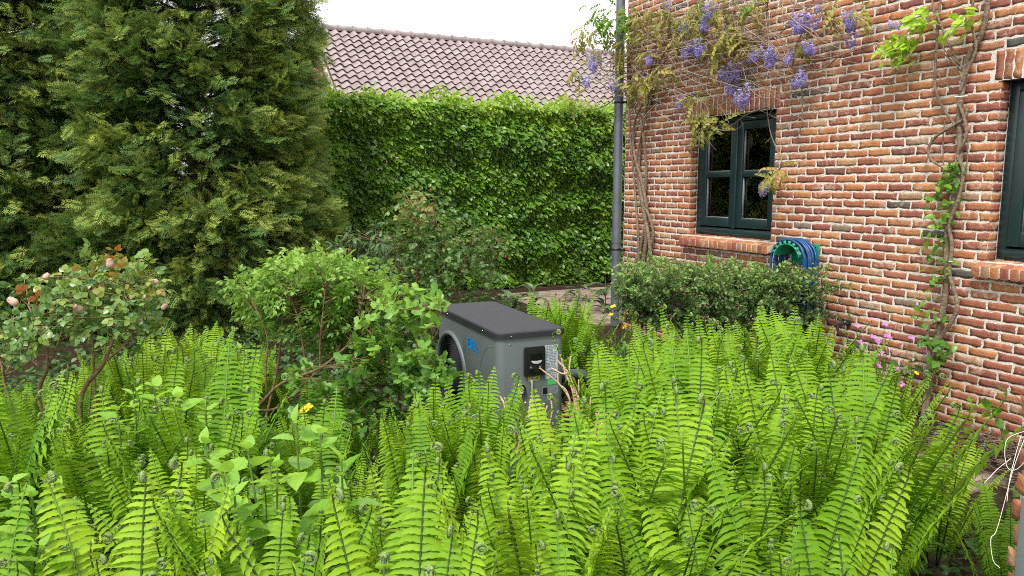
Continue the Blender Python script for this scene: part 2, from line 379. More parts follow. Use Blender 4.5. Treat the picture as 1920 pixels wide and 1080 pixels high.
soilm = pbr("joint_sand", (.10, .085, .065), 1.0, noise=.3)
pavers("path", 1.02, 8.75, 4.5, 2.9, HROT-pi/2, 1)
pavers("pavement", 2.15, 3.7, 0.75, 0.95, HROT-pi/2, 2)

# ---- the brick house
def damp(N, L, t, src, b):
    """rising damp and algae: an uneven stain low on the wall, and faint rain streaks"""
    sx = N.new("ShaderNodeSeparateXYZ"); L.new(t.outputs["Object"], sx.inputs[0]); n = N.new("ShaderNodeTexNoise"); n.inputs["Scale"].default_value = 2.6; n.inputs["Detail"].default_value = 7; L.new(t.outputs["Object"], n.inputs["Vector"])
    ma = N.new("ShaderNodeMath"); ma.operation = 'MULTIPLY_ADD'; L.new(n.outputs["Fac"], ma.inputs[0]); ma.inputs[1].default_value = -.9; L.new(sx.outputs["Z"], ma.inputs[2])
    mr = N.new("ShaderNodeMapRange"); mr.inputs[1].default_value = -.45; mr.inputs[2].default_value = .2; mr.inputs[3].default_value = .55; mr.inputs[4].default_value = 0; L.new(ma.outputs[0], mr.inputs[0])
    n2 = N.new("ShaderNodeTexNoise"); n2.inputs["Scale"].default_value = 1.0; n2.inputs["Detail"].default_value = 6; mp = N.new("ShaderNodeMapping"); mp.inputs["Scale"].default_value = (5, 5, .9); L.new(t.outputs["Object"], mp.inputs[0]); L.new(mp.outputs[0], n2.inputs["Vector"])
    m2 = N.new("ShaderNodeMapRange"); m2.inputs[1].default_value = .5; m2.inputs[2].default_value = .75; m2.inputs[3].default_value = 0; m2.inputs[4].default_value = .16; L.new(n2.outputs["Fac"], m2.inputs[0])
    mxm = N.new("ShaderNodeMath"); mxm.operation = 'MAXIMUM'; L.new(mr.outputs[0], mxm.inputs[0]); L.new(m2.outputs[0], mxm.inputs[1])
    mu = N.new("ShaderNodeMix"); mu.data_type = 'RGBA'; mu.blend_type = 'MULTIPLY'; L.new(mxm.outputs[0], mu.inputs["Factor"]); L.new(src, mu.inputs["A"]); mu.inputs["B"].default_value = (.52, .47, .40, 1)
    L.new(mu.outputs["Result"], b.inputs["Base Color"])
def brick_mat(name="brick", sat=1.0):
    m, nt, b = mat(name); N = nt.nodes; L = nt.links
    a = N.new("ShaderNodeAttribute"); a.attribute_name = "tint"; r = N.new("ShaderNodeValToRGB"); e = r.color_ramp.elements
    stops = [(0, (.09, .09, .082)), (.018, (.10, .095, .082)), (.03, (.23, .085, .062)), (.18, (.27, .10, .068)), (.38, (.30, .112, .066)), (.58, (.36, .145, .075)), (.76, (.42, .19, .08)), (.88, (.33, .135, .085)), (.95, (.42, .24, .13)), (1, (.20, .145, .11))]
    e[0].position, e[0].color = 0, (*stops[0][1], 1); e[1].position, e[1].color = 1, (*stops[-1][1], 1)
    for p_, c_ in stops[1:-1]:
        q = e.new(p_); q.color = (*c_, 1)
    L.new(a.outputs["Fac"], r.inputs["Fac"])
    t = N.new("ShaderNodeTexCoord")
    n1 = N.new("ShaderNodeTexNoise"); n1.inputs["Scale"].default_value = 22; n1.inputs["Detail"].default_value = 7; n1.inputs["Roughness"].default_value = .65; L.new(t.outputs["Object"], n1.inputs["Vector"])
    mr = N.new("ShaderNodeMapRange"); mr.inputs[1].default_value = .3; mr.inputs[2].default_value = .7; mr.inputs[3].default_value = .72; mr.inputs[4].default_value = 1.28; L.new(n1.outputs["Fac"], mr.inputs[0])
    vm = N.new("ShaderNodeVectorMath"); vm.operation = 'SCALE'; L.new(r.outputs["Color"], vm.inputs[0]); L.new(mr.outputs[0], vm.inputs["Scale"])
    # lime smears left on some of the bricks
    n2 = N.new("ShaderNodeTexNoise"); n2.inputs["Scale"].default_value = 13; n2.inputs["Detail"].default_value = 8; n2.inputs["Roughness"].default_value = .6; n2.inputs["Distortion"].default_value = 1.4
    L.new(t.outputs["Object"], n2.inputs["Vector"])
    wv = N.new("ShaderNodeTexWhiteNoise"); wv.noise_dimensions = '1D'; L.new(a.outputs["Fac"], wv.inputs["W"])
    th = N.new("ShaderNodeMath"); th.operation = 'MULTIPLY_ADD'; L.new(wv.outputs["Value"], th.inputs[0]); th.inputs[1].default_value = -.22; L.new(n2.outputs["Fac"], th.inputs[2])
    rs = N.new("ShaderNodeMapRange"); rs.inputs[1].default_value = .475; rs.inputs[2].default_value = .565; L.new(th.outputs[0], rs.inputs[0])
    sm = N.new("ShaderNodeMath"); sm.operation = 'MULTIPLY'; sm.inputs[1].default_value = .5; L.new(rs.outputs[0], sm.inputs[0])
    mxx = N.new("ShaderNodeMix"); mxx.data_type = 'RGBA'; L.new(sm.outputs[0], mxx.inputs["Factor"]); L.new(vm.outputs[0], mxx.inputs["A"]); mxx.inputs["B"].default_value = (.52, .40, .32, 1)
    damp(N, L, t, mxx.outputs["Result"], b)
    b.inputs["Roughness"].default_value = .9; b.inputs["Specular IOR Level"].default_value = .2
    n3 = N.new("ShaderNodeTexNoise"); n3.inputs["Scale"].default_value = 90; n3.inputs["Detail"].default_value = 5; L.new(t.outputs["Object"], n3.inputs["Vector"])
    bp = N.new("ShaderNodeBump"); bp.inputs["Strength"].default_value = .7; bp.inputs["Distance"].default_value = .006; L.new(n3.outputs["Fac"], bp.inputs["Height"]); L.new(bp.outputs["Normal"], b.inputs["Normal"])
    return m
M['brick'] = brick_mat()
M['mortar'] = pbr("lime_mortar", (.57, .515, .45), .95, col2=(.73, .67, .60), nscale=14, bump=.7, bscale=110, spec=.15)
_m = M['mortar']; _b = _m.node_tree.nodes["Principled BSDF"]; _src = _b.inputs["Base Color"].links[0].from_socket
damp(_m.node_tree.nodes, _m.node_tree.links, [n for n in _m.node_tree.nodes if n.bl_idname == "ShaderNodeTexCoord"][0], _src, _b)
def one_brick(mb, rng, org, ex, ez, en, x0, x1, z0, z1, dep=.003, tint=None, j=.0030, nx=6, nz=3):
    """a slightly uneven brick face standing dep proud of the mortar"""
    xs = np.linspace(x0, x1, nx+1); zs = np.linspace(z0, z1, nz+1); V = []; idx = {}
    pr = rng.normal(0, .0003)
    for kz, z in enumerate(zs):
        for kx, x in enumerate(xs):
            edge = kx in (0, nx) or kz in (0, nz); jx = rng.normal(0, j) if kx in (0, nx) else 0; jz = rng.normal(0, j) if kz in (0, nz) else 0
            o_ = pr-(min(abs(rng.normal(0, .0003)), .0006) if edge else 0)+rng.normal(0, .00012)
            V.append(org+ex*(x+jx)+ez*(z+jz)+en*o_)
    W = nx+1; F = [(k*W+i, k*W+i+1, (k+1)*W+i+1, (k+1)*W+i) for k in range(nz) for i in range(nx)]
    per = [i for i in range(W)]+[k*W+nx for k in range(1, nz+1)]+[nz*W+i for i in range(nx-1, -1, -1)]+[k*W for k in range(nz-1, 0, -1)]
    b0 = len(V); P = [V[i]-en*dep for i in per]; V = V+P; n = len(per)
    F += [(per[(i+1) % n], per[i], b0+i, b0+(i+1) % n) for i in range(n)]
    mb.add(V, F, 0, rng.uniform(0, 1) if tint is None else tint)
CR = .0645; BP = .198
def brick_rows(mb, rng, org, ex, ez, en, s0, s1, z0, z1, holes=(), nx=6, nz=3, half=False):
    k0 = int(math.floor(z0/CR)); k1 = int(math.ceil(z1/CR))
    for k in range(k0, k1):
        a, b_ = k*CR+.0078, (k+1)*CR-.0078
        if a < z0-.01 or b_ > z1+.01: continue
        spans = [(s0, s1)]
        for (h0, h1, hz0, hz1) in holes:
            if b_ > hz0+.005 and a < hz1-.005:
                ns = []
                for (p_, q_) in spans:
                    if h1 <= p_ or h0 >= q_: ns.append((p_, q_)); continue
                    if h0 > p_: ns.append((p_, h0))
                    if h1 < q_: ns.append((h1, q_))
                spans = ns
        for (p_, q_) in spans:
            i = math.floor((p_-(BP/2 if k % 2 else 0))/BP); x = i*BP+(BP/2 if k % 2 else 0)+rng.normal(0, .004)
            cuts = []
            while x < q_:
                cuts.append(x); x += BP+rng.normal(0, .003)
            cuts.append(x)
            for c0, c1 in zip(cuts[:-1], cuts[1:]):
                l, r = max(c0+.0075, p_+(.001 if c0 < p_ else .0065) if c0 < p_+.0065 else c0+.0075), min(c1-.0075, q_)
                l = max(l, p_)
                if r-l < .035: continue
                dz = rng.normal(0, .0012)
                one_brick(mb, rng, org, ex, ez, en, l, r, a+dz, b_+dz, nx=nx, nz=nz)
X_, Y_, Z_ = np.eye(3)
house = thing("brick_house", "old red brick house wall with pale wide mortar joints and dark green windows", "house", HB, HROT)
S0, S1, WT = -3.2, 4.34, 5.0
WINS = [(2.037, 3.174, 1.16, 2.322), (-1.15, 0.127, 1.16, 2.322)]
LINT = [(a-.03, b+.05, d, d+3*CR) for a, b, c, d in WINS]
rng = np.random.default_rng(11)
mb = MB()
holes = WINS+LINT
brick_rows(mb, rng, np.zeros(3), X_, Z_, Y_, S0, S1-.01, 0, WT, holes)
# mortar skin with the window openings left out
sb = sorted({S0, S1}|{v for w in WINS for v in w[:2]}); zb = sorted({0.0, WT}|{v for w in WINS for v in w[2:]})
for a, b_ in zip(sb[:-1], sb[1:]):
    for c, d in zip(zb[:-1], zb[1:]):
        if any(w[0] <= a and b_ <= w[1] and w[2] <= c and d <= w[3] for w in WINS): continue
        nx_ = max(1, int((b_-a)/.25)); nz_ = max(1, int((d-c)/.25))
        mb.add([(a, -.0020, c), (b_, -.0020, c), (b_, -.0020, d), (a, -.0020, d)], [(1, 0, 3, 2)], 1)
for a, b_, c, d in WINS:      # reveals, bricks returning into the wall, underside of the lintel
    dp = .30
    mb.add([(b_, -.0020, c), (b_, -dp, c), (b_, -dp, d), (b_, -.0020, d)], [(1, 0, 3, 2)], 1)
    mb.add([(a, -.0020, c), (a, -dp, c), (a, -dp, d), (a, -.0020, d)], [(0, 1, 2, 3)], 1)
    mb.add([(a, -.0020, d), (b_, -.0020, d), (b_, -dp, d), (a, -dp, d)], [(0, 1, 2, 3)], 1)
    mb.add([(a, -.0020, c), (b_, -.0020, c), (b_, -dp, c), (a, -dp, c)], [(3, 2, 1, 0)], 1)
    for k in range(int(c/CR), int(d/CR)+1):
        z0, z1 = max(k*CR+.0078, c+.004), min((k+1)*CR-.0078, d-.006)
        if z1-z0 < .02: continue
        one_brick(mb, rng, np.array([b_-.004, 0, 0]), -Y_, Z_, -X_, .001, .088, z0, z1, nx=3)
        one_brick(mb, rng, np.array([a+.004, 0, 0]), -Y_, Z_, X_, .001, .088, z0, z1, nx=3)
# the other sides of the house
D = 6.0
brick_rows(mb, rng, np.array([S1-.004, -.0, 0]), -Y_, Z_, X_, .01, D, 0, WT, nx=2, nz=1)
for q in ([(S1-.012, -.0020, 0), (S1-.012, -D, 0), (S1-.012, -D, WT), (S1-.012, -.0020, WT)], [(S1-.012, -D, 0), (S0, -D, 0), (S0, -D, WT), (S1-.012, -D, WT)], [(S0, -D, 0), (S0, -.0020, 0), (S0, -.0020, WT), (S0, -D, WT)]):
    mb.add(q, [(0, 1, 2, 3)], 1)
wall_o = mb.build("wall", [M['brick'], M['mortar']], house)
mb = MB()   # gable roof of the house, above the frame
rz_, e_ = WT+2.6, .35
for y0, y1 in ((e_, -D/2), (-D-e_, -D/2)):
    mb.add([(S0-.2, y0, WT-.1), (S1+.15, y0, WT-.1), (S1+.15, y1, rz_), (S0-.2, y1, rz_)], [(0, 1, 2, 3)])
mb.add([(S1-.05, 0, WT), (S1-.05, -D, WT), (S1-.05, -D/2, rz_-.06)], [(0, 1, 2)], 1)
mb.add([(S0, 0, WT), (S0, -D, WT), (S0, -D/2, rz_-.06)], [(0, 2, 1)], 1)
mb.build("roof", [pbr("dark_tile", (.13, .09, .075), .8, noise=.3), M['mortar']], house)
mb = MB()   # rooms behind the windows
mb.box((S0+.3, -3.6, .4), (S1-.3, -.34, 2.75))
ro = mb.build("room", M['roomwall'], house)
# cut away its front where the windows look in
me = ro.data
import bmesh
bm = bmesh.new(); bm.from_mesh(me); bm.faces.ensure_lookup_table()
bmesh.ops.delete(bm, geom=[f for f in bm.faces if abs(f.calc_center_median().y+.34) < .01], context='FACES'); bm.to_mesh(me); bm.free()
def glass_mat():
    m, nt, b = mat("window_glass"); N = nt.nodes; L = nt.links; N.remove(b)
    tr = N.new("ShaderNodeBsdfTransparent"); tr.inputs["Color"].default_value = (.80, .86, .84, 1); gl = N.new("ShaderNodeBsdfGlossy"); gl.inputs["Roughness"].default_value = .012
    fr = N.new("ShaderNodeFresnel"); fr.inputs["IOR"].default_value = 2.1; ms = N.new("ShaderNodeMixShader")
    n = N.new("ShaderNodeTexNoise"); n.inputs["Scale"].default_value = 2.5; t = N.new("ShaderNodeTexCoord"); L.new(t.outputs["Object"], n.inputs["Vector"])
    bp = N.new("ShaderNodeBump"); bp.inputs["Strength"].default_value = .06; bp.inputs["Distance"].default_value = .05; L.new(n.outputs["Fac"], bp.inputs["Height"]); L.new(bp.outputs["Normal"], gl.inputs["Normal"])
    L.new(fr.outputs[0], ms.inputs[0]); L.new(tr.outputs[0], ms.inputs[1]); L.new(gl.outputs[0], ms.inputs[2]); L.new(ms.outputs[0], N["Material Output"].inputs["Surface"])
    return m
M['glass'] = glass_mat()
def frame_ring(mb, a, b_, c, d, w, y0, y1, wb=None, wt_=None):
    wb = wb or w; wt_ = wt_ or w
    mb.box((a, y0, c), (a+w, y1, d)); mb.box((b_-w, y0, c), (b_, y1, d))
    mb.box((a+w, y0, c), (b_-w, y1-.001, c+wb)); mb.box((a+w, y0, d-wt_), (b_-w, y1-.001, d))
def window(a, b_, c, d):
    a, b_ = a+.004, b_-.004; c += .004; d -= .004
    mb = MB(); frame_ring(mb, a, b_, c, d, .06, -.17, -.095, .085, .06)
    w = bevel(mb.build("window", M['frame'], house), .004)
    m_ = (a+b_)/2; ia, ib, ic, id_ = a+.06, b_-.06, c+.085, d-.06
    for p_, q_ in ((ia+.004, m_-.004), (m_+.004, ib-.004)):
        mb = MB(); cc, dd = ic+.014, id_-.006
        frame_ring(mb, p_, q_, cc, dd, .078, -.155, -.083, .085, .075)
        zm = (cc+dd)/2+.01; mb.box((p_+.078, -.15, zm-.028), (q_-.078, -.088, zm+.028))
        sa = bevel(mb.build("sash", M['frame'], w), .006, 3)
        mb = MB()
        for z0, z1 in ((cc+.085, zm-.028), (zm+.028, dd-.075)):
            mb.add([(p_+.078, -.125, z0), (q_-.078, -.125, z0), (q_-.078, -.125, z1), (p_+.078, -.125, z1)], [(1, 0, 3, 2)])
        mb.build("pane", M['glass'], w)
        mb = MB()
        for z0, z1 in ((cc+.085, zm-.028), (zm+.028, dd-.075)):
            mb.box((q_-.0835, -.122, z0+.008), (q_-.0785, -.10, z1)); mb.box((p_+.079, -.122, z0+.0005), (q_-.0785, -.098, z0+.008))
            mb.box((p_+.0785, -.122, z0+.008), (p_+.0825, -.104, z1))
        mb.build("glazing_bead", M['bead'], w)
    mb = MB(); mb.box((m_-.022, -.096, ic+.004), (m_+.022, -.066, id_-.004)); bevel(mb.build("mullion", M['frame'], w), .006, 3)
    mb = MB(); mb.box((ia-.02, -.108, c+.030), (ib+.02, -.072, c+.075)); bevel(mb.build("drip_rail", M['frame'], w), .006)
    # brick on edge sill
    mb = MB(); n = int(round((b_-a+.10)/.0635)); st = (b_-a+.10)/n
    for i in range(n):
        x0 = a-.04+i*st+.005; x1 = x0+st-.010; t = rng.uniform(.2, 1); j = rng.normal(0, .002, 4)
        V = [(x0, .068+j[0], c-.108), (x1, .068+j[1], c-.108), (x1, -.1, c-.06), (x0, -.1, c-.06), (x0, .075+j[0], c-.03+j[2]), (x1, .075+j[1], c-.03+j[2]), (x1, -.1, c+.010+j[2]), (x0, -.1, c+.010+j[2])]
        mb.add(V, [(3, 2, 1, 0), (4, 7, 6, 5)[::-1], (0, 1, 5, 4), (1, 2, 6, 5), (2, 3, 7, 6), (3, 0, 4, 7)], 0, t)
    V = [(a-.037, .063, c-.102), (b_+.052, .063, c-.102), (b_+.052, -.1, c-.056), (a-.037, -.1, c-.056), (a-.037, .069, c-.036), (b_+.052, .069, c-.036), (b_+.052, -.1, c+.006), (a-.037, -.1, c+.006)]
    mb.add(V, [(3, 2, 1, 0), (4, 5, 6, 7), (0, 1, 5, 4), (1, 2, 6, 5), (2, 3, 7, 6), (3, 0, 4, 7)], 1)
    bevel(mb.build("sill", [M['brick'], M['mortar']], w), .004)
    return w
for w_ in WINS:
    w = window(*w_)
    a, b_, c, d = w_[0]-.03, w_[1]+.05, w_[3], w_[3]+3*CR     # soldier course over the opening
    mb = MB(); n = int(round((b_-a)/.0600)); st = (b_-a)/n
    for i in range(n):
        one_brick(mb, rng, np.zeros(3), X_, Z_, Y_, a+i*st+.0058, a+(i+1)*st-.0058, d-3*CR+.004, d-.008, nx=2, nz=7, tint=rng.uniform(.25, .72))
    mb.add([(w_[0]-.02, -.0005, c-.006), (w_[1]+.02, -.0005, c-.006), (w_[1]+.02, -.0005, c+.003), (w_[0]-.02, -.0005, c+.003)], [(1, 0, 3, 2)], 1)
    mb.box((w_[0]-.015, -.1, c-.005), (w_[1]+.015, .004, c-.001), 2)
    mb.build("lintel", [M['brick'], M['mortar'], M['cast']], w)
# downpipe on the corner
mb = MB(); PX, PY, PR = S1+.045, .065, .052
mb.tube([(PX, PY, z) for z in np.linspace(.02, 4.9, 12)], PR, 24, cap=True)
for z in (1.05, 3.05): mb.tube([(PX, PY, z-.05), (PX, PY, z+.05)], PR+.003, 24)
pipe = mb.build("downpipe", M['pipe'], house, smooth=True)
for z in (.93, 2.6):
    mb = MB(); mb.lathe([(PR+.001, -.013), (PR+.006, -.012), (PR+.006, .012), (PR+.001, .013)], 24, origin=(PX, PY, z)); mb.box((PX-.09, .0, z-.012), (PX-.04, .045, z+.012))
    mb.build("pipe_bracket", M['cast'], pipe, smooth=True)

# ---- neighbouring roof beyond the hedge
TR = math.atan2(.4337, .9011)
r0 = at(586, 49, 18.0); barn = thing("neighbour_house", "neighbouring house beyond the hedge showing only its pale mauve pantiled roof", "house", (r0[0], r0[1], 0), TR)
RZ = r0[2]; PT = R(37); Lr = 15.0; TW = .222; TE = .235
def tile_mat():
    m, nt, b = mat("pantile"); N = nt.nodes; L = nt.links
    a = N.new("ShaderNodeAttribute"); a.attribute_name = "tint"; r = N.new("ShaderNodeValToRGB"); e = r.color_ramp.elements
    e[0].color = (.055, .04, .045, 1); e[1].color = (.275, .222, .218, 1); q = e.new(.22); q.color = (.19, .15, .152, 1)
    t = N.new("ShaderNodeTexCoord"); n = N.new("ShaderNodeTexNoise"); n.inputs["Scale"].default_value = 5; n.inputs["Detail"].default_value = 8; L.new(t.outputs["Object"], n.inputs["Vector"])
    mr = N.new("ShaderNodeMapRange"); mr.inputs[1].default_value = .3; mr.inputs[2].default_value = .7; mr.inputs[3].default_value = .78; mr.inputs[4].default_value = 1.15; L.new(n.outputs["Fac"], mr.inputs[0])
    vm = N.new("ShaderNodeVectorMath"); vm.operation = 'SCALE'; L.new(a.outputs["Fac"], r.inputs["Fac"]); L.new(r.outputs["Color"], vm.inputs[0]); L.new(mr.outputs[0], vm.inputs["Scale"])
    L.new(vm.outputs[0], b.inputs["Base Color"]); b.inputs["Roughness"].default_value = .42; b.inputs["Specular IOR Level"].default_value = .5
    return m
M['tile'] = tile_mat()
mb = MB(); NS = 8; ncol = int(Lr/TW); nrow = 24; xs = np.arange(ncol*NS+1)*TW/NS
wave = .036*np.sin(2*pi*xs/TW)
for sgn in (-1,):
    for k in range(nrow):
        d0, d1 = .12+k*TE, .12+(k+1)*TE+.03
        def pt(x, d_, h): return np.stack([x, sgn*(d_*cos(PT))-h*sin(PT)*(-sgn)*-1*0+sgn*h*sin(PT), RZ-d_*sin(PT)+h*cos(PT)], -1)
        jit = np.repeat(rng.normal(0, .0035, ncol+1), NS)[:len(xs)]
        top = pt(xs, d0, wave*.9); bot = pt(xs, d1, wave+.038+jit); lip = pt(xs, d1-.006, wave+.004+jit)
        n = len(xs); i = np.arange(n-1)
        tt = np.repeat(rng.uniform(.55, 1, ncol), NS)
        mb.add(np.vstack([top, bot]), np.stack([i, n+i, n+i+1, i+1], -1), 0, tt)
        mb.add(np.vstack([bot, lip]), np.stack([i, n+i, n+i+1, i+1], -1), 0, .02)
roof_o = mb.build("roof", M['tile'], barn, smooth=False)
mb = MB(); x = -.1; prof = np.linspace(-.15*pi, 1.15*pi, 11)
while x < Lr:
    for x0, x1, r_ in ((x, x+.31, .105), (x+.30, x+.37, .128)):
        V = [(xx, -r_*cos(a), RZ-.02+r_*sin(a)*.9) for xx in (x0, x1) for a in prof]
        mb.add(V, [(i, i+1, 12+i-1+1, 11+i) for i in range(10)], 0, rng.uniform(.4, .9))
        V = [(x0, -r_*cos(a), RZ-.02+r_*sin(a)*.9) for a in prof]; V.append((x0, 0, RZ-.02))
        mb.tri(V, [(i+1, i, 11) for i in range(10)], 0, .2)
        V = [(x1, -r_*cos(a), RZ-.02+r_*sin(a)*.9) for a in prof]; V.append((x1, 0, RZ-.02))
        mb.tri(V, [(i, i+1, 11) for i in range(10)], 0, .2)
    x += .36
mb.build("ridge_tile", M['tile'], roof_o, smooth=False)
mb = MB(); de = (nrow*TE+.1); ye, ze = -de*cos(PT), RZ-de*sin(PT)
mb.add([(.05, ye+.25, 0), (Lr, ye+.25, 0), (Lr, ye+.25, ze+.1), (.05, ye+.25, ze+.1)], [(0, 1, 2, 3)], 0)
mb.add([(.05, ye+.25, 0), (.05, -ye-.25, 0), (.05, -ye-.25, ze+.1), (.05, 0, RZ-.14), (.05, ye+.25, ze+.1)], [(0, 4, 3, 2, 1)], 0) if False else None
mb.add([(.05, ye+.25, 0), (.05, -ye-.25, 0), (.05, -ye-.25, ze+.1), (.05, ye+.25, ze+.1)], [(3, 2, 1, 0)], 0)
mb.tri([(.05, ye+.25, ze+.1), (.05, -ye-.25, ze+.1), (.05, 0, RZ-.14)], [(0, 2, 1)], 0)
mb.add([(.0, 0, RZ-.1), (Lr, 0, RZ-.1), (Lr, -ye, ze-.1), (.0, -ye, ze-.1)], [(0, 1, 2, 3)], 1)
mb.build("wall", [pbr("neighbour_brick", (.25, .12, .075), .9, noise=.3), pbr("rear_tiles", (.25, .18, .18), .7)], barn)
mb = MB()
V = [(-.06, 0, RZ-.03), (-.06, ye, ze-.02), (-.06, ye, ze-.2), (-.06, 0, RZ-.24), (-.02, 0, RZ-.03), (-.02, ye, ze-.02), (-.02, ye, ze-.2), (-.02, 0, RZ-.24)]
mb.add(V, [(0, 1, 2, 3), (7, 6, 5, 4), (0, 4, 5, 1), (3, 2, 6, 7), (1, 5, 6, 2)])
mb.build("bargeboard", pbr("cream_board", (.42, .36, .31), .7, noise=.15), barn)

# ================================================================ HEDGE AND TREES
def hedge():
    rng = np.random.default_rng(5); u = np.array([.9011, .4337, 0]); n = np.array([.4337, -.9011, 0])
    c0 = np.array([1.39, 12.84, 0]); T0, T1, HT = -5.9, 4.2, 2.93
    root = thing("hornbeam_hedge", "tall clipped bright green hornbeam hedge between the conifers and the brick house", "hedge", c0)
    def P(t, off, z): return u*t[..., None]+n*off[..., None]+Z_*z[..., None]
    mb = MB()
    def emit(N, sh, topband):
        t = rng.uniform(T0, T1, N); z = rng.uniform(.05, HT, N)
        clump = .09*fbm(t*1.6, z*1.9, 3)+.05*fbm(t*5, z*5, 8)
        off = clump-np.abs(rng.normal(0, sh, N)); p = P(t, off, z)
        d = n*.55+(-Z_)*.42+u*.25+rng.normal(0, .38, (N, 3)); up = n*.75+Z_*.75+rng.normal(0, .3, (N, 3))
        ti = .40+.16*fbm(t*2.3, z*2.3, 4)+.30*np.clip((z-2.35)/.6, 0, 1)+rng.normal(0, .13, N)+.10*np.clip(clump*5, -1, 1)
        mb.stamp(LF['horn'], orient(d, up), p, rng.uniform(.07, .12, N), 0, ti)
    emit(38000, .035, 0); emit(18000, .13, 0); emit(15000, .38, 0)
    N = 9000                                              # loose new growth along the top
    t = rng.uniform(T0, T1, N); off = -rng.uniform(-.05, .85, N); z = HT+.10*fbm(t*3.1, off*2, 6)+.05*fbm(t*9, off*2, 7)+rng.normal(0, .045, N)
    d = rng.normal(0, .6, (N, 3))+Z_*.25+n*.3; up = Z_+rng.normal(0, .4, (N, 3))
    mb.stamp(LF['horn'], orient(d, up), P(t, off, z), rng.uniform(.05, .085, N), 0, .78+rng.normal(0, .14, N))
    for i in range(230):                                   # upright shoots
        t = rng.uniform(T0, T1); o_ = -rng.uniform(-.04, .5); hgt = rng.uniform(.08, .24); b = u*t+n*o_+Z_*(HT-.02)
        lean = u*rng.normal(0, .3)+n*rng.normal(.1, .3); k = rng.integers(6, 11); f = np.linspace(.1, 1, k)[:, None]
        p = b+(Z_*hgt+lean*hgt)*f; d = rng.normal(0, .7, (k, 3))+Z_*.35; mb.stamp(LF['horn'], orient(d, Z_+rng.normal(0, .4, (k, 3))), p, rng.uniform(.035, .06, k), 0, .9+rng.normal(0, .1, k))
    N = 11000                                              # back face, thinner
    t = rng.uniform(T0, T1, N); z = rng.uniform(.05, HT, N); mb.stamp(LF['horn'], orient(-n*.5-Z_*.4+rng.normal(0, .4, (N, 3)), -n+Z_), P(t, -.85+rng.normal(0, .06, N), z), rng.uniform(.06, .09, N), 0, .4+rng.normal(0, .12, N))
    N = 900
    t = np.full(N, T1)+rng.normal(0, .05, N); z = rng.uniform(.05, HT, N); mb.stamp(LF['horn'], orient(u*.5-Z_*.4+rng.normal(0, .4, (N, 3)), u+Z_), P(t, -rng.uniform(0, .85, N), z), rng.uniform(.06, .09, N), 0, .4+rng.normal(0, .12, N))
    mb.build("foliage", M['hornbeam'], root)
    mb = MB()
    for i in range(46):
        t = T0+.1+(T1-T0-.2)*i/45; b = u*t+n*(-.42+rng.normal(0, .04)); q = [b]
        for k in range(1, 6): q.append(b+Z_*(k*.55)+u*rng.normal(0, .05)+n*rng.normal(0, .05))
        mb.tube(q, np.linspace(.022, .008, 6), 5)
        for k in range(26):
            z = rng.uniform(.2, 2.8); a = b+Z_*z; e = a+u*rng.normal(0, .14)+n*rng.choice([-1, 1])*rng.uniform(.15, .38)+Z_*rng.uniform(.0, .25)
            mb.tube([a, (a+e)/2+rng.normal(0, .02, 3), e], [.006, .004, .002], 3, cap=False)
    mb.build("stem", M['bark'], root)
hedge()

def spray_template(seed):
    r = np.random.default_rng(seed); V, F, D = [], [], []
    def strip(p, d, L, w, t0, t1, n=2):
        p = np.array(p, float); d = nrm(d); sidev = nrm(np.cross(d, [0, 0, 1.0])); b = len(V)
        for i in range(n+1):
            f = i/n; c = p+d*L*f+np.array([0, 0, -.12*L*f*f]); ww = w*(1-.55*f)*.5
            V.append(c-sidev*ww); V.append(c+sidev*ww)
        for i in range(n): F.append((b+2*i, b+2*i+1, b+2*i+3, b+2*i+2)); D.append(t0+(t1-t0)*(i+1)/n)
        return lambda f: p+d*L*f+np.array([0, 0, -.12*L*f*f])
    main = strip((0, 0, 0), (0, 1, 0), 1, .022, -.22, .25, 3)
    for k in range(7):
        f = .12+.82*k/7; L = (.46*(1-.55*f))*r.uniform(.85, 1.15)
        for sg in (-1, 1):
            ang = R(48+r.normal(0, 6)); d = np.array([sg*sin(ang), cos(ang), r.normal(0, .12)])
            br = strip(main(f), d, L, .025, -.15, .22+.1*f, 2)
            for q in (.35, .65):
                for s2 in (-1, 1):
                    if s2 == -sg and q > .5 and k > 3: continue
                    a2 = math.atan2(d[0], d[1])+s2*R(42); strip(br(q), (sin(a2), cos(a2), d[2]+r.normal(0, .1)), L*.45, .030, .0, .40, 1)
    return np.array(V), np.array(F), np.array(D)
SPR = [spray_template(s) for s in (1, 2, 3)]
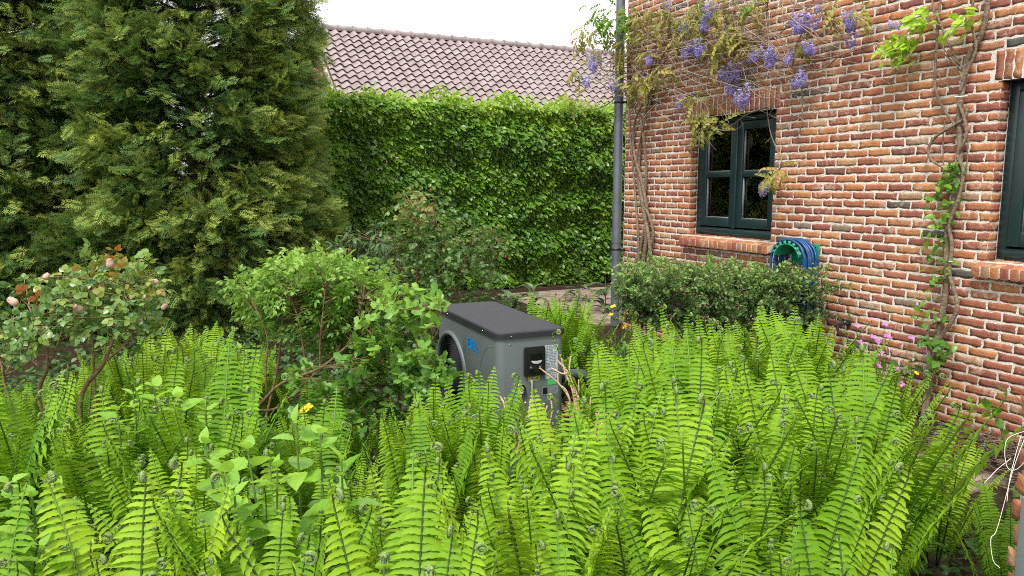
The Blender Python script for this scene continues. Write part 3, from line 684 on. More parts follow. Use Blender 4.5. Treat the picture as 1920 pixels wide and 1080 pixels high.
def conifer(label, base, hgt, rad, nb, seed, gap=None, per=62, spread=1.0, bare=0.0):
    rng = np.random.default_rng(seed); root = thing("conifer_tree", label, "conifer", base, group="tall conifers on the far side of the fern bed")
    mb = MB(); tr = [np.array([rng.normal(0, .03), rng.normal(0, .03), z]) for z in np.linspace(0, hgt*.95, 9)]
    mb.tube(tr, np.linspace(.13, .02, 9), 8); 
    cr_ = MB(); Ps, Ds, Us, Ts, Sz = [], [], [], [], []
    for i in range(nb):
        z = hgt*rng.uniform(.02, .97); fz = z/hgt; rr = rad*(1.0-.16*fz-.75*max(0, fz-.55)**1.3)*(.80+.20*min(1, fz*7))
        az = rng.uniform(0, 2*pi); 
        if gap and rng.uniform() < gap(z, az): continue
        rr *= rng.uniform(.72, 1.06); o = np.array([cos(az), sin(az), 0]); tn = np.array([-sin(az), cos(az), 0])
        z0 = max(.05, z-rr*.45); a = np.array([0, 0, z0]); e = o*rr+Z_*z; m = o*rr*.55+Z_*(z0+(z-z0)*.2)
        t = np.linspace(0, 1, 7)[:, None]; c = (1-t)**2*a+2*t*(1-t)*m+t*t*e
        mb.tube(c, np.linspace(.013, .003, 7), 4, cap=False)
        warm = rng.normal(0, .08)
        n = per; f = 1-np.abs(rng.normal(0, .30, n)); f = np.clip(f, .18, 1.03)[:, None]
        p = (1-f)**2*a+2*f*(1-f)*m+f*f*e; lat = rng.normal(0, .17*spread, n)[:, None]*(.5+.5*f)
        p = p+tn*lat+Z_*rng.normal(0, .055, n)[:, None]-Z_*np.abs(lat)*.35
        d = o*1.0+tn*lat*3.0+Z_*rng.normal(.0, .36, n)[:, None]+rng.normal(0, .18, (n, 3))
        up = Z_*.75+o*.7+rng.normal(0, .45, (n, 3))
        Ps.append(p); Ds.append(d); Us.append(up); Sz.append(rng.uniform(.13, .23, n)); Ts.append(.39+warm+.22*(f[:, 0]-.75)*2+rng.normal(0, .09, n))
    P, D_, U, T, S = map(np.concatenate, (Ps, Ds, Us, Ts, Sz)); k = rng.integers(0, 3, len(P))
    for q in range(3):
        m = k == q; cr_.stamp(SPR[q], orient(D_[m], U[m]), P[m], S[m], 0, T[m])
    mb.build("trunk", M['bark'], root, smooth=True); cr_.build("crown", M['conifer'], root)
    return root
conifer("broad dark conifer with golden tips filling the space beside the tiled roof", (-3.72, 8.95, 0), 6.6, 1.56, 680, 21)
conifer("dark golden tipped conifer cut off by the photo edge", (-5.95, 8.8, 0), 6.8, 1.6, 820, 22)
conifer("sparse conifer with bare trunk seen in the gap between two denser conifers", (-5.05, 10.9, 0), 6.0, 1.15, 130, 23, per=26, gap=lambda z, a: .55 if z > 2.6 else .1)

# ================================================================ HEAT PUMP
PA = R(23.5); PO = gp(934, 627, .885); PO = np.array([PO[0], PO[1], 0.0])
pump = thing("heat_pump", "grey pool heat pump with black lid and round fan standing among the ferns", "heat pump", PO, PA)
def rrect(x0, x1, y0, y1, r, n=7):
    pts = []
    for cx, cy, a0 in ((x1-r, y1-r, 0), (x0+r, y1-r, 90), (x0+r, y0+r, 180), (x1-r, y0+r, 270)):
        for i in range(n+1): a = R(a0+90*i/n); pts.append((cx+r*cos(a), cy+r*sin(a)))
    return np.array(pts)
def prism(mb, P, z0, z1, mi=0, top=True, bottom=True):
    n = len(P); V = np.vstack([np.c_[P, np.full(n, z0)], np.c_[P, np.full(n, z1)]]); i = np.arange(n); j = (i+1) % n
    mb.add(V, np.stack([i, j, n+j, n+i], -1), mi)
    c = P.mean(0)
    for z, fl, on in ((z0, True, bottom), (z1, False, top)):
        if on:
            VV = np.vstack([np.c_[P, np.full(n, z)], [[*c, z]]]); t = np.stack([i, j, np.full(n, n)], -1); mb.tri(VV, t[:, ::-1] if fl else t, mi)
M['pumpgrey'] = pbr("painted_steel", (.125, .145, .155), .42, noise=.06, nscale=5, spec=.45)
M['pumplid'] = pbr("black_lid", (.024, .024, .031), .6, noise=.12, nscale=9, spec=.3)
M['black'] = pbr("black_plastic", (.012, .012, .014), .3)
M['grille'] = pbr("grille_plastic", (.020, .020, .026), .5)
M['white'] = pbr("white_label", (.42, .47, .52), .5)
M['ink'] = pbr("label_ink", (.15, .18, .22), .6)
M['blue'] = pbr("blue_print", (.0, .27, .72), .45); M['bluedk'] = pbr("blue_print_dark", (.0, .06, .26), .45)
M['yellow'] = pbr("yellow_label", (.62, .55, .04), .5); M['greenlab'] = pbr("green_label", (.06, .45, .12), .5)
M['steel'] = pbr("bright_steel", (.62, .62, .62), .28, metal=.9); M['greycable'] = pbr("grey_cable", (.32, .31, .29), .55)
M['gauge'] = pbr("gauge_face", (.68, .70, .76), .4)
PWd, PLn = .392, 1.035
mb = MB(); FCY, FCZ, FR = .765, .475, .262
BP_ = rrect(0, PWd, 0, PLn, .042)
# body with a round fan opening in its long side: prism without the long side, then that side as a ring-and-rectangle sheet
n = len(BP_); Vb = np.vstack([np.c_[BP_, np.full(n, .07)], np.c_[BP_, np.full(n, .856)]]); Fq = []
for i in range(n):
    j = (i+1) % n
    if abs(BP_[i][0]) < 1e-6 and abs(BP_[j][0]) < 1e-6: continue
    Fq.append((i, j, n+j, n+i))
mb.add(Vb, Fq, 0)
y0, y1, z0, z1 = .042, PLn-.042, .07, .856; NSEG = 64; rim, outer = [], []
for i in range(NSEG):
    a = 2*pi*i/NSEG; dy, dz = cos(a), sin(a); rim.append((0, FCY+FR*dy, FCZ+FR*dz))
    t = min([(y1-FCY)/dy if dy > 1e-9 else 1e9, (y0-FCY)/dy if dy < -1e-9 else 1e9, (z1-FCZ)/dz if dz > 1e-9 else 1e9, (z0-FCZ)/dz if dz < -1e-9 else 1e9])
    outer.append((0, FCY+t*dy, FCZ+t*dz))
# add exact corners by snapping the closest outer points
for cyz in ((y0, z0), (y0, z1), (y1, z0), (y1, z1)):
    k = min(range(NSEG), key=lambda i: (outer[i][1]-cyz[0])**2+(outer[i][2]-cyz[1])**2); outer[k] = (0, *cyz)
i = np.arange(NSEG); j = (i+1) % NSEG
mb.add(np.vstack([outer, rim]), np.stack([j, i, NSEG+i, NSEG+j], -1), 0)
body = mb.build("body", M['pumpgrey'], pump)
mb = MB(); mb.lathe([(FR-.002, .0), (FR+.004, -.012), (FR+.016, -.016), (FR+.026, -.010), (FR+.029, .001)], 64, 'x', (0, 0, 0)); o = mb.build("fan_ring", M['pumpgrey'], pump, smooth=True); o.location = (0, FCY, FCZ)
mb = MB(); mb.lathe([(FR, -.002), (FR-.004, .05), (FR-.03, .10), (.002, .12)], 48, 'x'); fan_well = mb.build("fan_well", M['black'], pump, smooth=True); fan_well.location = (0, FCY, FCZ)
mb = MB()
for k in range(17): r_ = .035+k*.0135; mb.lathe([(r_-.0022, .004), (r_, -.004-.014*(1-r_/FR)), (r_+.0022, .004)], 48, 'x')
for k in range(8):
    a = 2*pi*k/8+.2; mb.tube([(.004, cos(a)*.02, sin(a)*.02), (.004, cos(a)*(FR-.003), sin(a)*(FR-.003))], .004, 5)
mb.lathe([(.002, -.022), (.034, -.018), (.036, .006)], 24, 'x')
gr_ = mb.build("fan_grille", M['grille'], pump); gr_.location = (.0, FCY, FCZ)
mb = MB()
for k in range(5):
    a = 2*pi*k/5; V = []
    for rr, tw in ((.04, .9), (.12, .7), (.225, .5)):
        for s_ in (-1, 1): an = a+s_*.32*(.4+rr*2); V.append((.06+s_*.03*tw, cos(an)*rr, sin(an)*rr))
    mb.add(V, [(0, 1, 3, 2), (2, 3, 5, 4)])
fb = mb.build("fan_blade", M['grille'], pump); fb.location = (0, FCY, FCZ)
# shallow pressed arch in the side panel nearer the corner
mb = MB(); aa = np.linspace(R(88), R(185), 22); ra, rb = .20, .21
ar = [(-.0012, .10+.235+cos(pi-a)*-.0-.0, 0) for a in aa]
V = []
for a in aa:
    cy, cz = .085, .50
    for rr in (1.0, 1.02): V.append((-.0015 if rr == 1.0 else .0008, cy+.205*rr*(-cos(a)), cz+.30*rr*sin(a)))
mb.add(V, [(2*i, 2*i+1, 2*i+3, 2*i+2) for i in range(len(aa)-1)])
mb.build("pressed_arch", M['pumpgrey'], pump, smooth=True)
# lid
mb = MB(); o1 = rrect(-.010, PWd+.010, -.010, PLn+.012, .05); o2 = rrect(-.004, PWd+.004, -.004, PLn+.006, .046); o3 = rrect(.012, PWd-.012, .012, PLn-.012, .04)
rings = [np.c_[o1, np.full(n, .8565)], np.c_[o1, np.full(n, .884)], np.c_[o2, np.full(n, .8905)], np.c_[o3, np.full(n, .8925)]]
V = np.vstack(rings); i = np.arange(n); j = (i+1) % n
for k in range(3): mb.add(V, np.stack([k*n+i, k*n+j, (k+1)*n+j, (k+1)*n+i], -1)) if k == 0 else mb.add(V, np.stack([k*n+i, k*n+j, (k+1)*n+j, (k+1)*n+i], -1))
VV = np.vstack([rings[3], [[PWd/2, PLn/2, .895]]]); mb.tri(VV, np.stack([i, j, np.full(n, n)], -1)); VV = np.vstack([rings[0], [[PWd/2, PLn/2, .8565]]]); mb.tri(VV, np.stack([j, i, np.full(n, n)], -1))
lid = mb.build("lid", M['pumplid'], pump)
mb = MB()
for x in (.07, .32): mb.lathe([(.0003, -.0135), (.0025, -.013), (.003, -.008)], 12, 'y', (x, 0, .87)); mb.lathe([(.0005, -.0020), (.0038, -.0035), (.004, .001)], 12, 'y', (.066, 0, .825))
for y in (.2, .8): mb.lathe([(.0003, -.0135), (.0025, -.013), (.003, -.008)], 12, 'x', (0, y, .87))
mb.build("screw", M['steel'], pump)
# control panel on the narrow front (local y = 0, facing -y)
def front_box(x0, x1, z0, z1, d0, d1, r_=.012):
    P = rrect(x0, x1, z0, z1, r_, 4); nn = len(P); V = np.vstack([np.c_[P[:, 0], np.full(nn, -d0), P[:, 1]], np.c_[P[:, 0], np.full(nn, -d1), P[:, 1]], [[(x0+x1)/2, -d1, (z0+z1)/2]]])
    ii = np.arange(nn); jj = (ii+1) % nn
    return V, np.stack([ii, jj, nn+jj, nn+ii], -1), np.stack([nn+ii, nn+jj, np.full(nn, 2*nn)], -1)
mb = MB(); V, q, t = front_box(.146, .268, .645, .803, -.002, .016); mb.add(V, q); mb.tri(V, t)
ctl = bevel(mb.build("control_panel", M['black'], pump), .004, 2, 50)
mb = MB(); V, q, t = front_box(.165, .257, .668, .79, .0162, .022, .022); mb.add(V, q); mb.tri(V, t); bevel(mb.build("control_cover", M['black'], ctl), .005, 3, 50)
mb = MB(); V, q, t = front_box(.176, .25, .735, .768, .0222, .0235, .004); mb.add(V, q); mb.tri(V, t); mb.build("screen", pbr("dark_screen", (.004, .004, .006), .12), ctl)
mb = MB(); aa = np.linspace(pi, 2*pi, 15); V = [(.213+.031*cos(a), -.0226-.004*sin(-a), .731+.018*sin(a)) for a in aa]+[(.213, -.027, .729)]
mb.tri(V, [(i, i+1, 15) for i in range(14)]); mb.build("cover_grip", pbr("silver_grip", (.42, .42, .46), .3), ctl, smooth=True)
for x in (.184, .238):
    mb = MB(); mb.lathe([(.0005, -.029), (.009, -.027), (.014, -.021)], 16, 'y', (x, 0, .688)); mb.build("cover_bump", M['black'], ctl, smooth=True)
def sticker(name, x0, x1, z0, z1, m, lines=0, ink=None, dy=.0015, seed=0):
    r = np.random.default_rng(seed); mb = MB(); mb.add([(x0, -dy, z0), (x1, -dy, z0), (x1, -dy, z1), (x0, -dy, z1)], [(0, 1, 2, 3)])
    for k in range(lines):
        z = z1-(z1-z0)*(k+.75)/(lines+.5); h = (z1-z0)/(lines+.5)*.30; x = x0+(x1-x0)*.10
        while x < x1-(x1-x0)*.14:
            w = r.uniform(.08, .3)*(x1-x0); xe = min(x+w, x1-(x1-x0)*.1)
            if r.uniform() < .9: mb.add([(x, -dy-.0006, z-h), (xe, -dy-.0006, z-h), (xe, -dy-.0006, z+h), (x, -dy-.0006, z+h)], [(0, 1, 2, 3)], 1)
            x = xe+.004
        
    return mb.build(name, [m, ink or M['ink']], pump)
sticker("instruction_label", .273, .349, .655, .803, M['white'], 17, seed=2)
sticker("instruction_label", .276, .343, .618, .650, M['white'], 3, seed=3)
sticker("energy_label", .289, .341, .582, .614, M['greenlab'], 0)
sticker("rating_plate", .256, .352, .528, .576, pbr("grey_plate", (.22, .23, .24), .4), 5, seed=5)
mb = MB(); mb.add([(.260, -.0022, .534), (.288, -.0022, .534), (.288, -.0022, .570), (.260, -.0022, .570)], [(0, 1, 2, 3)]); mb.build("rating_mark", M['black'], pump)
for x in (.190, .226):
    o = sticker("warning_label", x-.0155, x+.0155, .614, .645, M['yellow'], 0)
    mb = MB()
    if x > .2:
        mb.tri([(x-.012, -.0022, .619), (x+.012, -.0022, .619), (x, -.0022, .641)], [(0, 1, 2)], 0); mb.tri([(x-.0078, -.0020, .6215), (x+.0078, -.0020, .6215), (x, -.0020, .6365)], [(0, 1, 2)], 1)
        mb.add([(x-.0012, -.003, .623), (x+.0012, -.003, .623), (x+.0012, -.003, .632), (x-.0012, -.003, .632)], [(0, 1, 2, 3)], 0)
    else:
        for q in (-.008, 0, .008): mb.add([(x+q-.0028, -.0022, .618), (x+q+.0028, -.0022, .618), (x+q+.0028, -.0022, .640), (x+q-.0028, -.0022, .640)], [(0, 1, 2, 3)], 0)
    mb.build("warning_print", [M['ink'], M['yellow']], o)
mb = MB(); mb.lathe([(.001, -.012), (.024, -.012)], 28, 'y', (.122, 0, .578)); gface = mb.build("gauge_face", M['gauge'], pump)
mb = MB(); mb.lathe([(.023, -.012), (.024, -.020), (.029, -.020), (.030, .0)], 28, 'y', (.122, 0, .578)); mb.build("gauge_rim", M['black'], gface, smooth=True)
mb = MB(); mb.lathe([(.030, -.018), (.0325, -.016), (.033, .0)], 28, 'y', (.122, 0, .578)); mb.build("gauge_bezel", M['steel'], gface, smooth=True)
mb = MB(); mb.tube([(.122, -.014, .578), (.142, -.014, .589)], .0014, 4); mb.build("gauge_needle", M['redbud'], gface)
mb = MB(); mb.tube(bez([(.19, -.004, .62), (.191, -.012, .60), (.194, -.013, .50), (.199, -.013, .38), (.198, -.02, .2), (.21, -.03, .02)]), .0065, 8); mb.build("cable", M['greycable'], pump, smooth=True)
for z in (.50, .30): mb = MB(); mb.lathe([(.032, .004), (.034, -.006), (.026, -.010), (.024, .03), (.001, .03)], 24, 'x', (0, .155, z)); mb.build("drain_port", M['black'], pump, smooth=True)
# blue printed mark and wording on the side panel: a letter tile and three lines of small letters, too small to read in the photo
def glyphs(mb, y_start, z0, h, count, w, rng, mi):
    """illegible capitals, reading from larger local y to smaller (towards the corner)"""
    y = y_start
    for k in range(count):
        st = h*.26; segs = rng.integers(0, 4)
        def b(a0, a1, c0, c1): mb.add([(-.0022, y-w*a0, z0+h*c0), (-.0022, y-w*a1, z0+h*c0), (-.0022, y-w*a1, z0+h*c1), (-.0022, y-w*a0, z0+h*c1)], [(0, 1, 2, 3)], mi)
        b(.06, .36, 0, 1)
        if segs == 0: b(.36, .92, .76, 1); b(.36, .8, .38, .62); b(.36, .92, 0, .24)
        elif segs == 1: b(.36, .7, .76, 1); b(.36, .7, 0, .24); b(.7, .95, 0, 1)
        elif segs == 2: b(.36, .95, 0, .24)
        else: b(.36, .7, .36, .62); b(.66, .95, 0, 1)
        y -= w*1.05
    return y
mb = MB(); rg = np.random.default_rng(3)
mb.add([(-.0014, .463, .727), (-.0014, .402, .727), (-.0014, .402, .786), (-.0014, .463, .786)], [(0, 1, 2, 3)], 0)
def q_(y0, y1, z0, z1, mi): mb.add([(-.0022, y0, z0), (-.0022, y1, z0), (-.0022, y1, z1), (-.0022, y0, z1)], [(0, 1, 2, 3)], mi)
q_(.455, .446, .735, .780, 1); q_(.446, .418, .772, .780, 1); q_(.426, .418, .752, .772, 1); q_(.446, .418, .746, .753, 1)
glyphs(mb, .396, .768, .017, 4, .021, rg, 0); glyphs(mb, .396, .747, .017, 5, .021, rg, 0); glyphs(mb, .396, .726, .017, 6, .0215, rg, 0)
mb.build("maker_mark", [M['blue'], M['bluedk']], pump)
for sx in (.06, PWd-.06):
    for sy in (.1, PLn-.1):
        mb = MB(); mb.lathe([(.03, 0), (.03, .07)], 14, 'z', (sx, sy, 0)); mb.lathe([(.001, 0), (.03, 0)], 14, 'z', (sx, sy, 0)); mb.build("foot", M['black'], pump, smooth=True)
mb = MB(); mb.tube(bez([(PWd-.01, .16, .58), (PWd+.10, .16, .58), (PWd+.20, .15, .57), (PWd+.25, .13, .50), (PWd+.26, .13, .3), (PWd+.26, .13, -.02)], 8), .0315, 18); 
mb.tube([(PWd, .16, .58), (PWd+.055, .16, .58)], .039, 18); mb.tube([(PWd+.055, .16, .58), (PWd+.068, .16, .58)], .045, 18)
mb.build("water_pipe", pbr("pipe_plastic", (.055, .065, .085), .35), pump, smooth=True)

# ================================================================ HOSE, TAP, PIER
hs = wallp(1510, 459); hs = np.array([hs[0], 0, hs[2]])
hang = thing("hose_hanger", "green plastic hose hanger screwed to the brick wall beneath the blue hose", "hose hanger", hw(hs[0], 0, 0), HROT)
HZ = hs[2]; mb = MB()
mb.box((-.155, -.002, HZ-.17), (.135, .010, HZ+.015)); bevel(mb.build("back_plate", M['hanger'], hang), .004)
mb = MB(); aa = np.linspace(R(18), R(162), 16); rs = .146; V = []
for rr in (rs, rs-.007):
    for y in (.011, .215):
        for a in aa: V.append((rr*cos(a), y, HZ-.13+rr*sin(a)))
k = len(aa); ii = np.arange(k-1)
mb.add(V, np.vstack([np.stack([ii, ii+1, k+ii+1, k+ii], -1), np.stack([2*k+ii+1, 2*k+ii, 3*k+ii, 3*k+ii+1], -1), np.stack([k+ii, k+ii+1, 3*k+ii+1, 3*k+ii], -1)]))
mb.build("shelf", M['hanger'], hang, smooth=True)
mb = MB()
for a0 in np.linspace(R(22), R(150), 8):
    for a1 in (a0+R(9),):
        V = [((rr)*cos(a), y, HZ-.13+rr*sin(a)) for y in (.205, .215) for a in (a0, a1) for rr in (rs, rs+.026)]
        mb.add(V, [(0, 1, 3, 2), (4, 6, 7, 5), (0, 4, 5, 1), (2, 3, 7, 6), (1, 5, 7, 3)])
mb.build("front_lip", M['hanger'], hang)
mb = MB()
for x in (-.12, .10): mb.lathe([(.0005, .013), (.006, .012), (.007, .009)], 10, 'y', (x, 0, HZ-.01))
mb.build("screw", M['cast'], hang)
rng = np.random.default_rng(77); mb = MB()
for k in range(11):
    y = .03+.165*((k*7) % 11)/10; lay = rng.integers(0, 2); r_ = rs+.012+.022*lay+rng.uniform(0, .004); zt = HZ-.13; dl = rng.uniform(.58, .70); sp = rng.uniform(.0, .03)
    pts = [((r_+rng.normal(0, .002))*cos(a), y+rng.normal(0, .002), zt+r_*sin(a)) for a in np.linspace(0, pi, 14)]
    left = [(-r_-sp*f, y+rng.normal(0, .006), zt-dl*f) for f in (.25, .5, .75)]
    bot = [((r_+sp)*cos(a), y+rng.normal(0, .004), zt-dl+(r_)*.8*sin(a)) for a in np.linspace(pi, 2*pi, 9)]
    right = [(r_+sp*f, y+rng.normal(0, .006), zt-dl*f) for f in (.75, .5, .25)]
    mb.tube(bez(pts+left+bot+right+[pts[0]], 4), .0105, 9, 0, .5)
hz_o = thing("garden_hose", "coiled blue garden hose draped over a green hanger on the brick wall", "hose", hw(hs[0], 0, 0), HROT)
mb.build("coil", M['hose'], hz_o, smooth=True)
mb = MB(); mb.tube(bez([(.1, .10, .45), (.16, .12, .25), (.18, .16, .06), (.25, .22, .015), (.5, .3, .015)], 8), .0105, 9); mb.build("hose_end", M['hose'], hz_o, smooth=True)
tp = wallp(1592, 606); tap = thing("garden_tap", "small dull metal garden tap on the brick wall beside the blue hose", "tap", hw(tp[0], 0, tp[2]), HROT)
mb = MB(); mb.tube([(0, -.01, 0), (0, .012, 0)], .024, 14); mb.tube([(0, .01, 0), (0, .10, 0)], .012, 12); mb.tube(bez([(0, .09, 0), (0, .12, -.008), (0, .13, -.05)], 5), .0115, 12); mb.tube([(0, .07, 0), (0, .075, .04)], .010, 10); mb.build("tap_body", M['cast'], tap, smooth=True)
mb = MB(); mb.box((-.038, .064, .040), (.038, .085, .049)); bevel(mb.build("tap_handle", M['brass'], tap), .004)
# near pier at the frame's edge
pr = np.array([1.23, 1.34, 0]); pier = thing("brick_pier", "near brick pier cut off by the photo edge with a grey post on it", "pier", pr, 0)
mb = MB(); rng = np.random.default_rng(31); 
mb.box((.012, .012, 0), (.40, .40, 2.3), 1)
brick_rows(mb, rng, np.zeros(3), -Y_*-1, Z_, -X_, 0.0, .41, 0, 2.3, nx=6, nz=3)
for k in range(int(2.3/CR)):
    l = [(0.0, .19), (.203, .41)] if k % 2 else [(0.0, .09), (.103, .3), (.313, .41)]
    for a, b_ in l: one_brick(mb, rng, np.array([0, 0, 0]), X_, Z_, -Y_, a, b_, k*CR+.0078, (k+1)*CR-.0078)
mb.build("brickwork", [M['brick'], M['mortar']], pier)
mb = MB(); mb.box((-.014, .30, 0), (-.003, .362, .92)); bevel(mb.build("post", pbr("grey_post", (.15, .17, .18), .5), pier), .006)
mb = MB(); rng = np.random.default_rng(8)
Ys = 1.70
for path in ([(1922, 808), (1890, 822), (1884, 850), (1890, 878), (1906, 880), (1925, 862)], [(1922, 820), (1900, 880), (1870, 990), (1858, 1010), (1862, 1050), (1875, 1065)], [(1895, 860), (1870, 880), (1846, 905)], [(1915, 815), (1905, 850), (1893, 900), (1888, 940)]):
    mb.tube(bez([at(px, py, Ys-.04*i/3) for i, (px, py) in enumerate(path)], 7), .0007, 5)
tag(mb.build("plastic_twine", M['string']), "loose white plastic twine hanging from the brick pier", "twine")

# ================================================================ CLIMBERS ON THE WALL
def wpath(pp, off): return [wallp(px, py, off if np.isscalar(off) else off[i]) for i, (px, py) in enumerate(pp)]
wis = thing("wisteria", "flowering wisteria with purple racemes and bronze leaves sprawling over window and downpipe", "wisteria", HB, HROT)
rng = np.random.default_rng(41)
mb = MB()
trunks = [[(1205, 500), (1212, 440), (1205, 380), (1198, 320), (1202, 260), (1212, 200), (1222, 150), (1240, 110)],
          [(1222, 500), (1216, 440), (1208, 390), (1212, 330), (1208, 270), (1200, 215), (1195, 170), (1185, 130)],
          [(1190, 500), (1203, 455), (1213, 400), (1203, 340), (1188, 280), (1190, 230), (1205, 190), (1215, 150), (1230, 90)],
          [(1215, 480), (1225, 440), (1215, 400), (1200, 370), (1195, 300), (1205, 240), (1220, 190), (1225, 140)],
          [(1198, 490), (1196, 430), (1190, 350), (1184, 280), (1180, 220), (1175, 180), (1160, 150)]]
stems = []
for k, t in enumerate(trunks):
    c = bez(wpath(t, [.03+.02*((k+i) % 3) for i in range(len(t))]), 6); c[:, 2] = c[:, 2]+0; stems.append(c)
    mb.tube(c, np.linspace((.027, .021, .024, .017, .013)[k], .009, len(c)), 7, 0, .5)
    base = c[0].copy(); foot = base.copy(); foot[2] = -.02; mb.tube([foot+np.array([0, .02, 0]), (foot+base)/2+rng.normal(0, .01, 3), base], [.024, .02, .018], 7)
main = [[(1215, 150), (1260, 105), (1320, 92), (1380, 85), (1430, 80), (1490, 40), (1550, -30)], [(1190, 140), (1130, 130), (1090, 110), (1060, 95)], [(1190, 170), (1150, 168), (1110, 145), (1090, 128)], [(1185, 160), (1165, 170), (1140, 195), (1110, 205), (1085, 198)],
        [(1440, -10), (1436, 40), (1430, 80), (1455, 105), (1485, 128)], [(1430, 80), (1470, 55), (1500, -10)], [(1420, -10), (1425, 40), (1428, 82)], [(1485, 128), (1540, 130), (1575, 105), (1625, 88), (1660, 75)], [(1485, 128), (1492, 90), (1512, 40), (1525, -10)], [(1240, 110), (1270, 60), (1330, 30), (1390, -10)],
        [(1205, 160), (1260, 150), (1310, 130), (1370, 78), (1430, 78)], [(1500, 135), (1504, 180), (1503, 230), (1495, 260)], [(1325, 30), (1352, 70), (1350, 135), (1400, 140), (1395, 100)], [(1300, -10), (1340, 40), (1350, 75)], [(1310, 215), (1340, 240), (1372, 245), (1392, 235), (1388, 225)], [(1440, 200), (1400, 215), (1372, 235), (1330, 255), (1308, 262)], [(1440, 325), (1460, 318), (1465, 300), (1445, 250), (1435, 180)]]
for t in main:
    c = bez(wpath(t, [max(.03, .09+rng.normal(0, .04)) for _ in t]), 7); stems.append(c); mb.tube(c, np.linspace(.008, .0035, len(c)), 5, 0, .5)
def tangle(n, x0, x1, y0, y1, off0, off1, ln):
    for _ in range(n):
        px, py = rng.uniform(x0, x1), rng.uniform(y0, y1); a = rng.choice([0, pi])+rng.normal(0, .7); k = rng.integers(4, 8); pts = []; of = rng.uniform(off0, off1); w = rng.normal(0, .22)
        for i in range(k):
            pts.append(wallp(px, py, max(.015, of))); st = ln*rng.uniform(.6, 1.2)/k; px += cos(a)*st; py += sin(a)*st*.8+1.2; a += w+rng.normal(0, .25); of += rng.normal(0, .035)
            if py > y1+45: a = -abs(a) % pi
        c = bez(pts, 4); mb.tube(c, np.linspace(rng.uniform(.002, .0042), .0012, len(c)), 4, 1, .5, cap=False)
        if rng.uniform() < .5: stems.append(c)
tangle(112, 1180, 1440, 15, 170, .03, .24, 220); tangle(62, 1290, 1470, -10, 110, .05, .30, 190); tangle(34, 1420, 1650, -10, 150, .02, .18, 170); tangle(26, 1200, 1420, 130, 215, .02, .2, 150); tangle(8, 1480, 1520, 150, 260, .02, .1, 80)
for _ in range(42):      # shoots reaching past the corner of the house
    p = at(rng.uniform(1150, 1185), rng.uniform(60, 190), 8.55); k = 5; a = rng.uniform(-.7, .7); pts = []
    for i in range(k): pts.append(hloc(p)); p = p+np.array([-rng.uniform(.05, .14), rng.normal(-.03, .05), sin(a)*.08+rng.normal(0, .03)])
    c = bez(pts, 4); mb.tube(c, np.linspace(.003, .001, len(c)), 4, 1, .5, cap=False)
mb.build("stem", [M['vinebark'], M['twig']], wis, smooth=True)
mb = MB()
clumps = [(1090, 75, 18), (1078, 128, 16), (1125, 58, 14), (1150, 75, 16), (1200, 40, 16), (1212, 62, 12), (1190, 150, 15), (1240, 135, 20), (1205, 158, 22), (1182, 165, 14), (1255, 18, 18), (1272, 34, 18), (1290, 45, 14), (1300, 22, 12), (1350, 28, 18), (1356, 60, 18), (1368, 12, 14), (1345, 85, 14), (1358, 115, 16), (1318, 208, 20), (1298, 192, 16), (1345, 232, 12), (1312, 240, 14), (1372, 70, 16), (1386, 62, 12), (1180, 28, 16), (1185, 75, 14), (1402, 78, 12), (1082, 190, 16), (1445, 328, 12), (1463, 318, 9), (1238, 60, 12), (1510, 80, 9), (1560, 20, 12), (1610, 15, 9), (1095, 55, 12), (1170, 90, 14), (1120, 95, 12), (1230, 20, 12), (1410, 20, 14), (1330, 55, 12), (1225, 150, 16), (1160, 105, 12), (1210, 100, 12), (1265, 70, 12)]
for px, py, r_ in clumps:
    mb = MB(); c = hloc(at(px, py, 8.55)) if px < 1165 else wallp(px, py, rng.uniform(.08, .26)); s_ = r_*8/1413; n = int(5+r_*.33)
    p = c+rng.normal(0, .42, (n, 3))*s_*np.array([1, .8, 1]); d = rng.normal(0, .6, (n, 3))+np.array([0, .45, -.25]); up = np.array([0, .5, .8])+rng.normal(0, .3, (n, 3)); p[:, 1] = np.maximum(p[:, 1], .04) if px > 1165 else p[:, 1]
    mb.stamp(LF['wist'], orient(d, up), p, rng.uniform(.085, .14, n), 0, .45+rng.normal(0, .18, n)+rng.normal(0, .1)); mb.build("foliage", M['wisteria'], wis)
mb = MB()
for px, py, k in ((1118, 14, 7), (1135, 8, 7), (1150, 28, 8), (1142, 50, 6), (1175, 40, 9), (1128, 36, 6), (1185, 20, 8), (1320, 8, 8), (1410, 10, 8), (1180, 55, 8), (1298, 60, 6)):
    mb = MB(); c = hloc(at(px, py, 8.4)) if px < 1165 else wallp(px, py, .15)
    p = c+rng.normal(0, .05, (k, 3)); mb.stamp(LF['wist'], orient(rng.normal(0, .5, (k, 3))+np.array([.6, .3, -.1]), np.array([0, .4, .8])+rng.normal(0, .3, (k, 3))), p, rng.uniform(.08, .14, k), 0, .55+rng.normal(0, .12, k)); mb.build("green_foliage", M['greenvine'], wis)
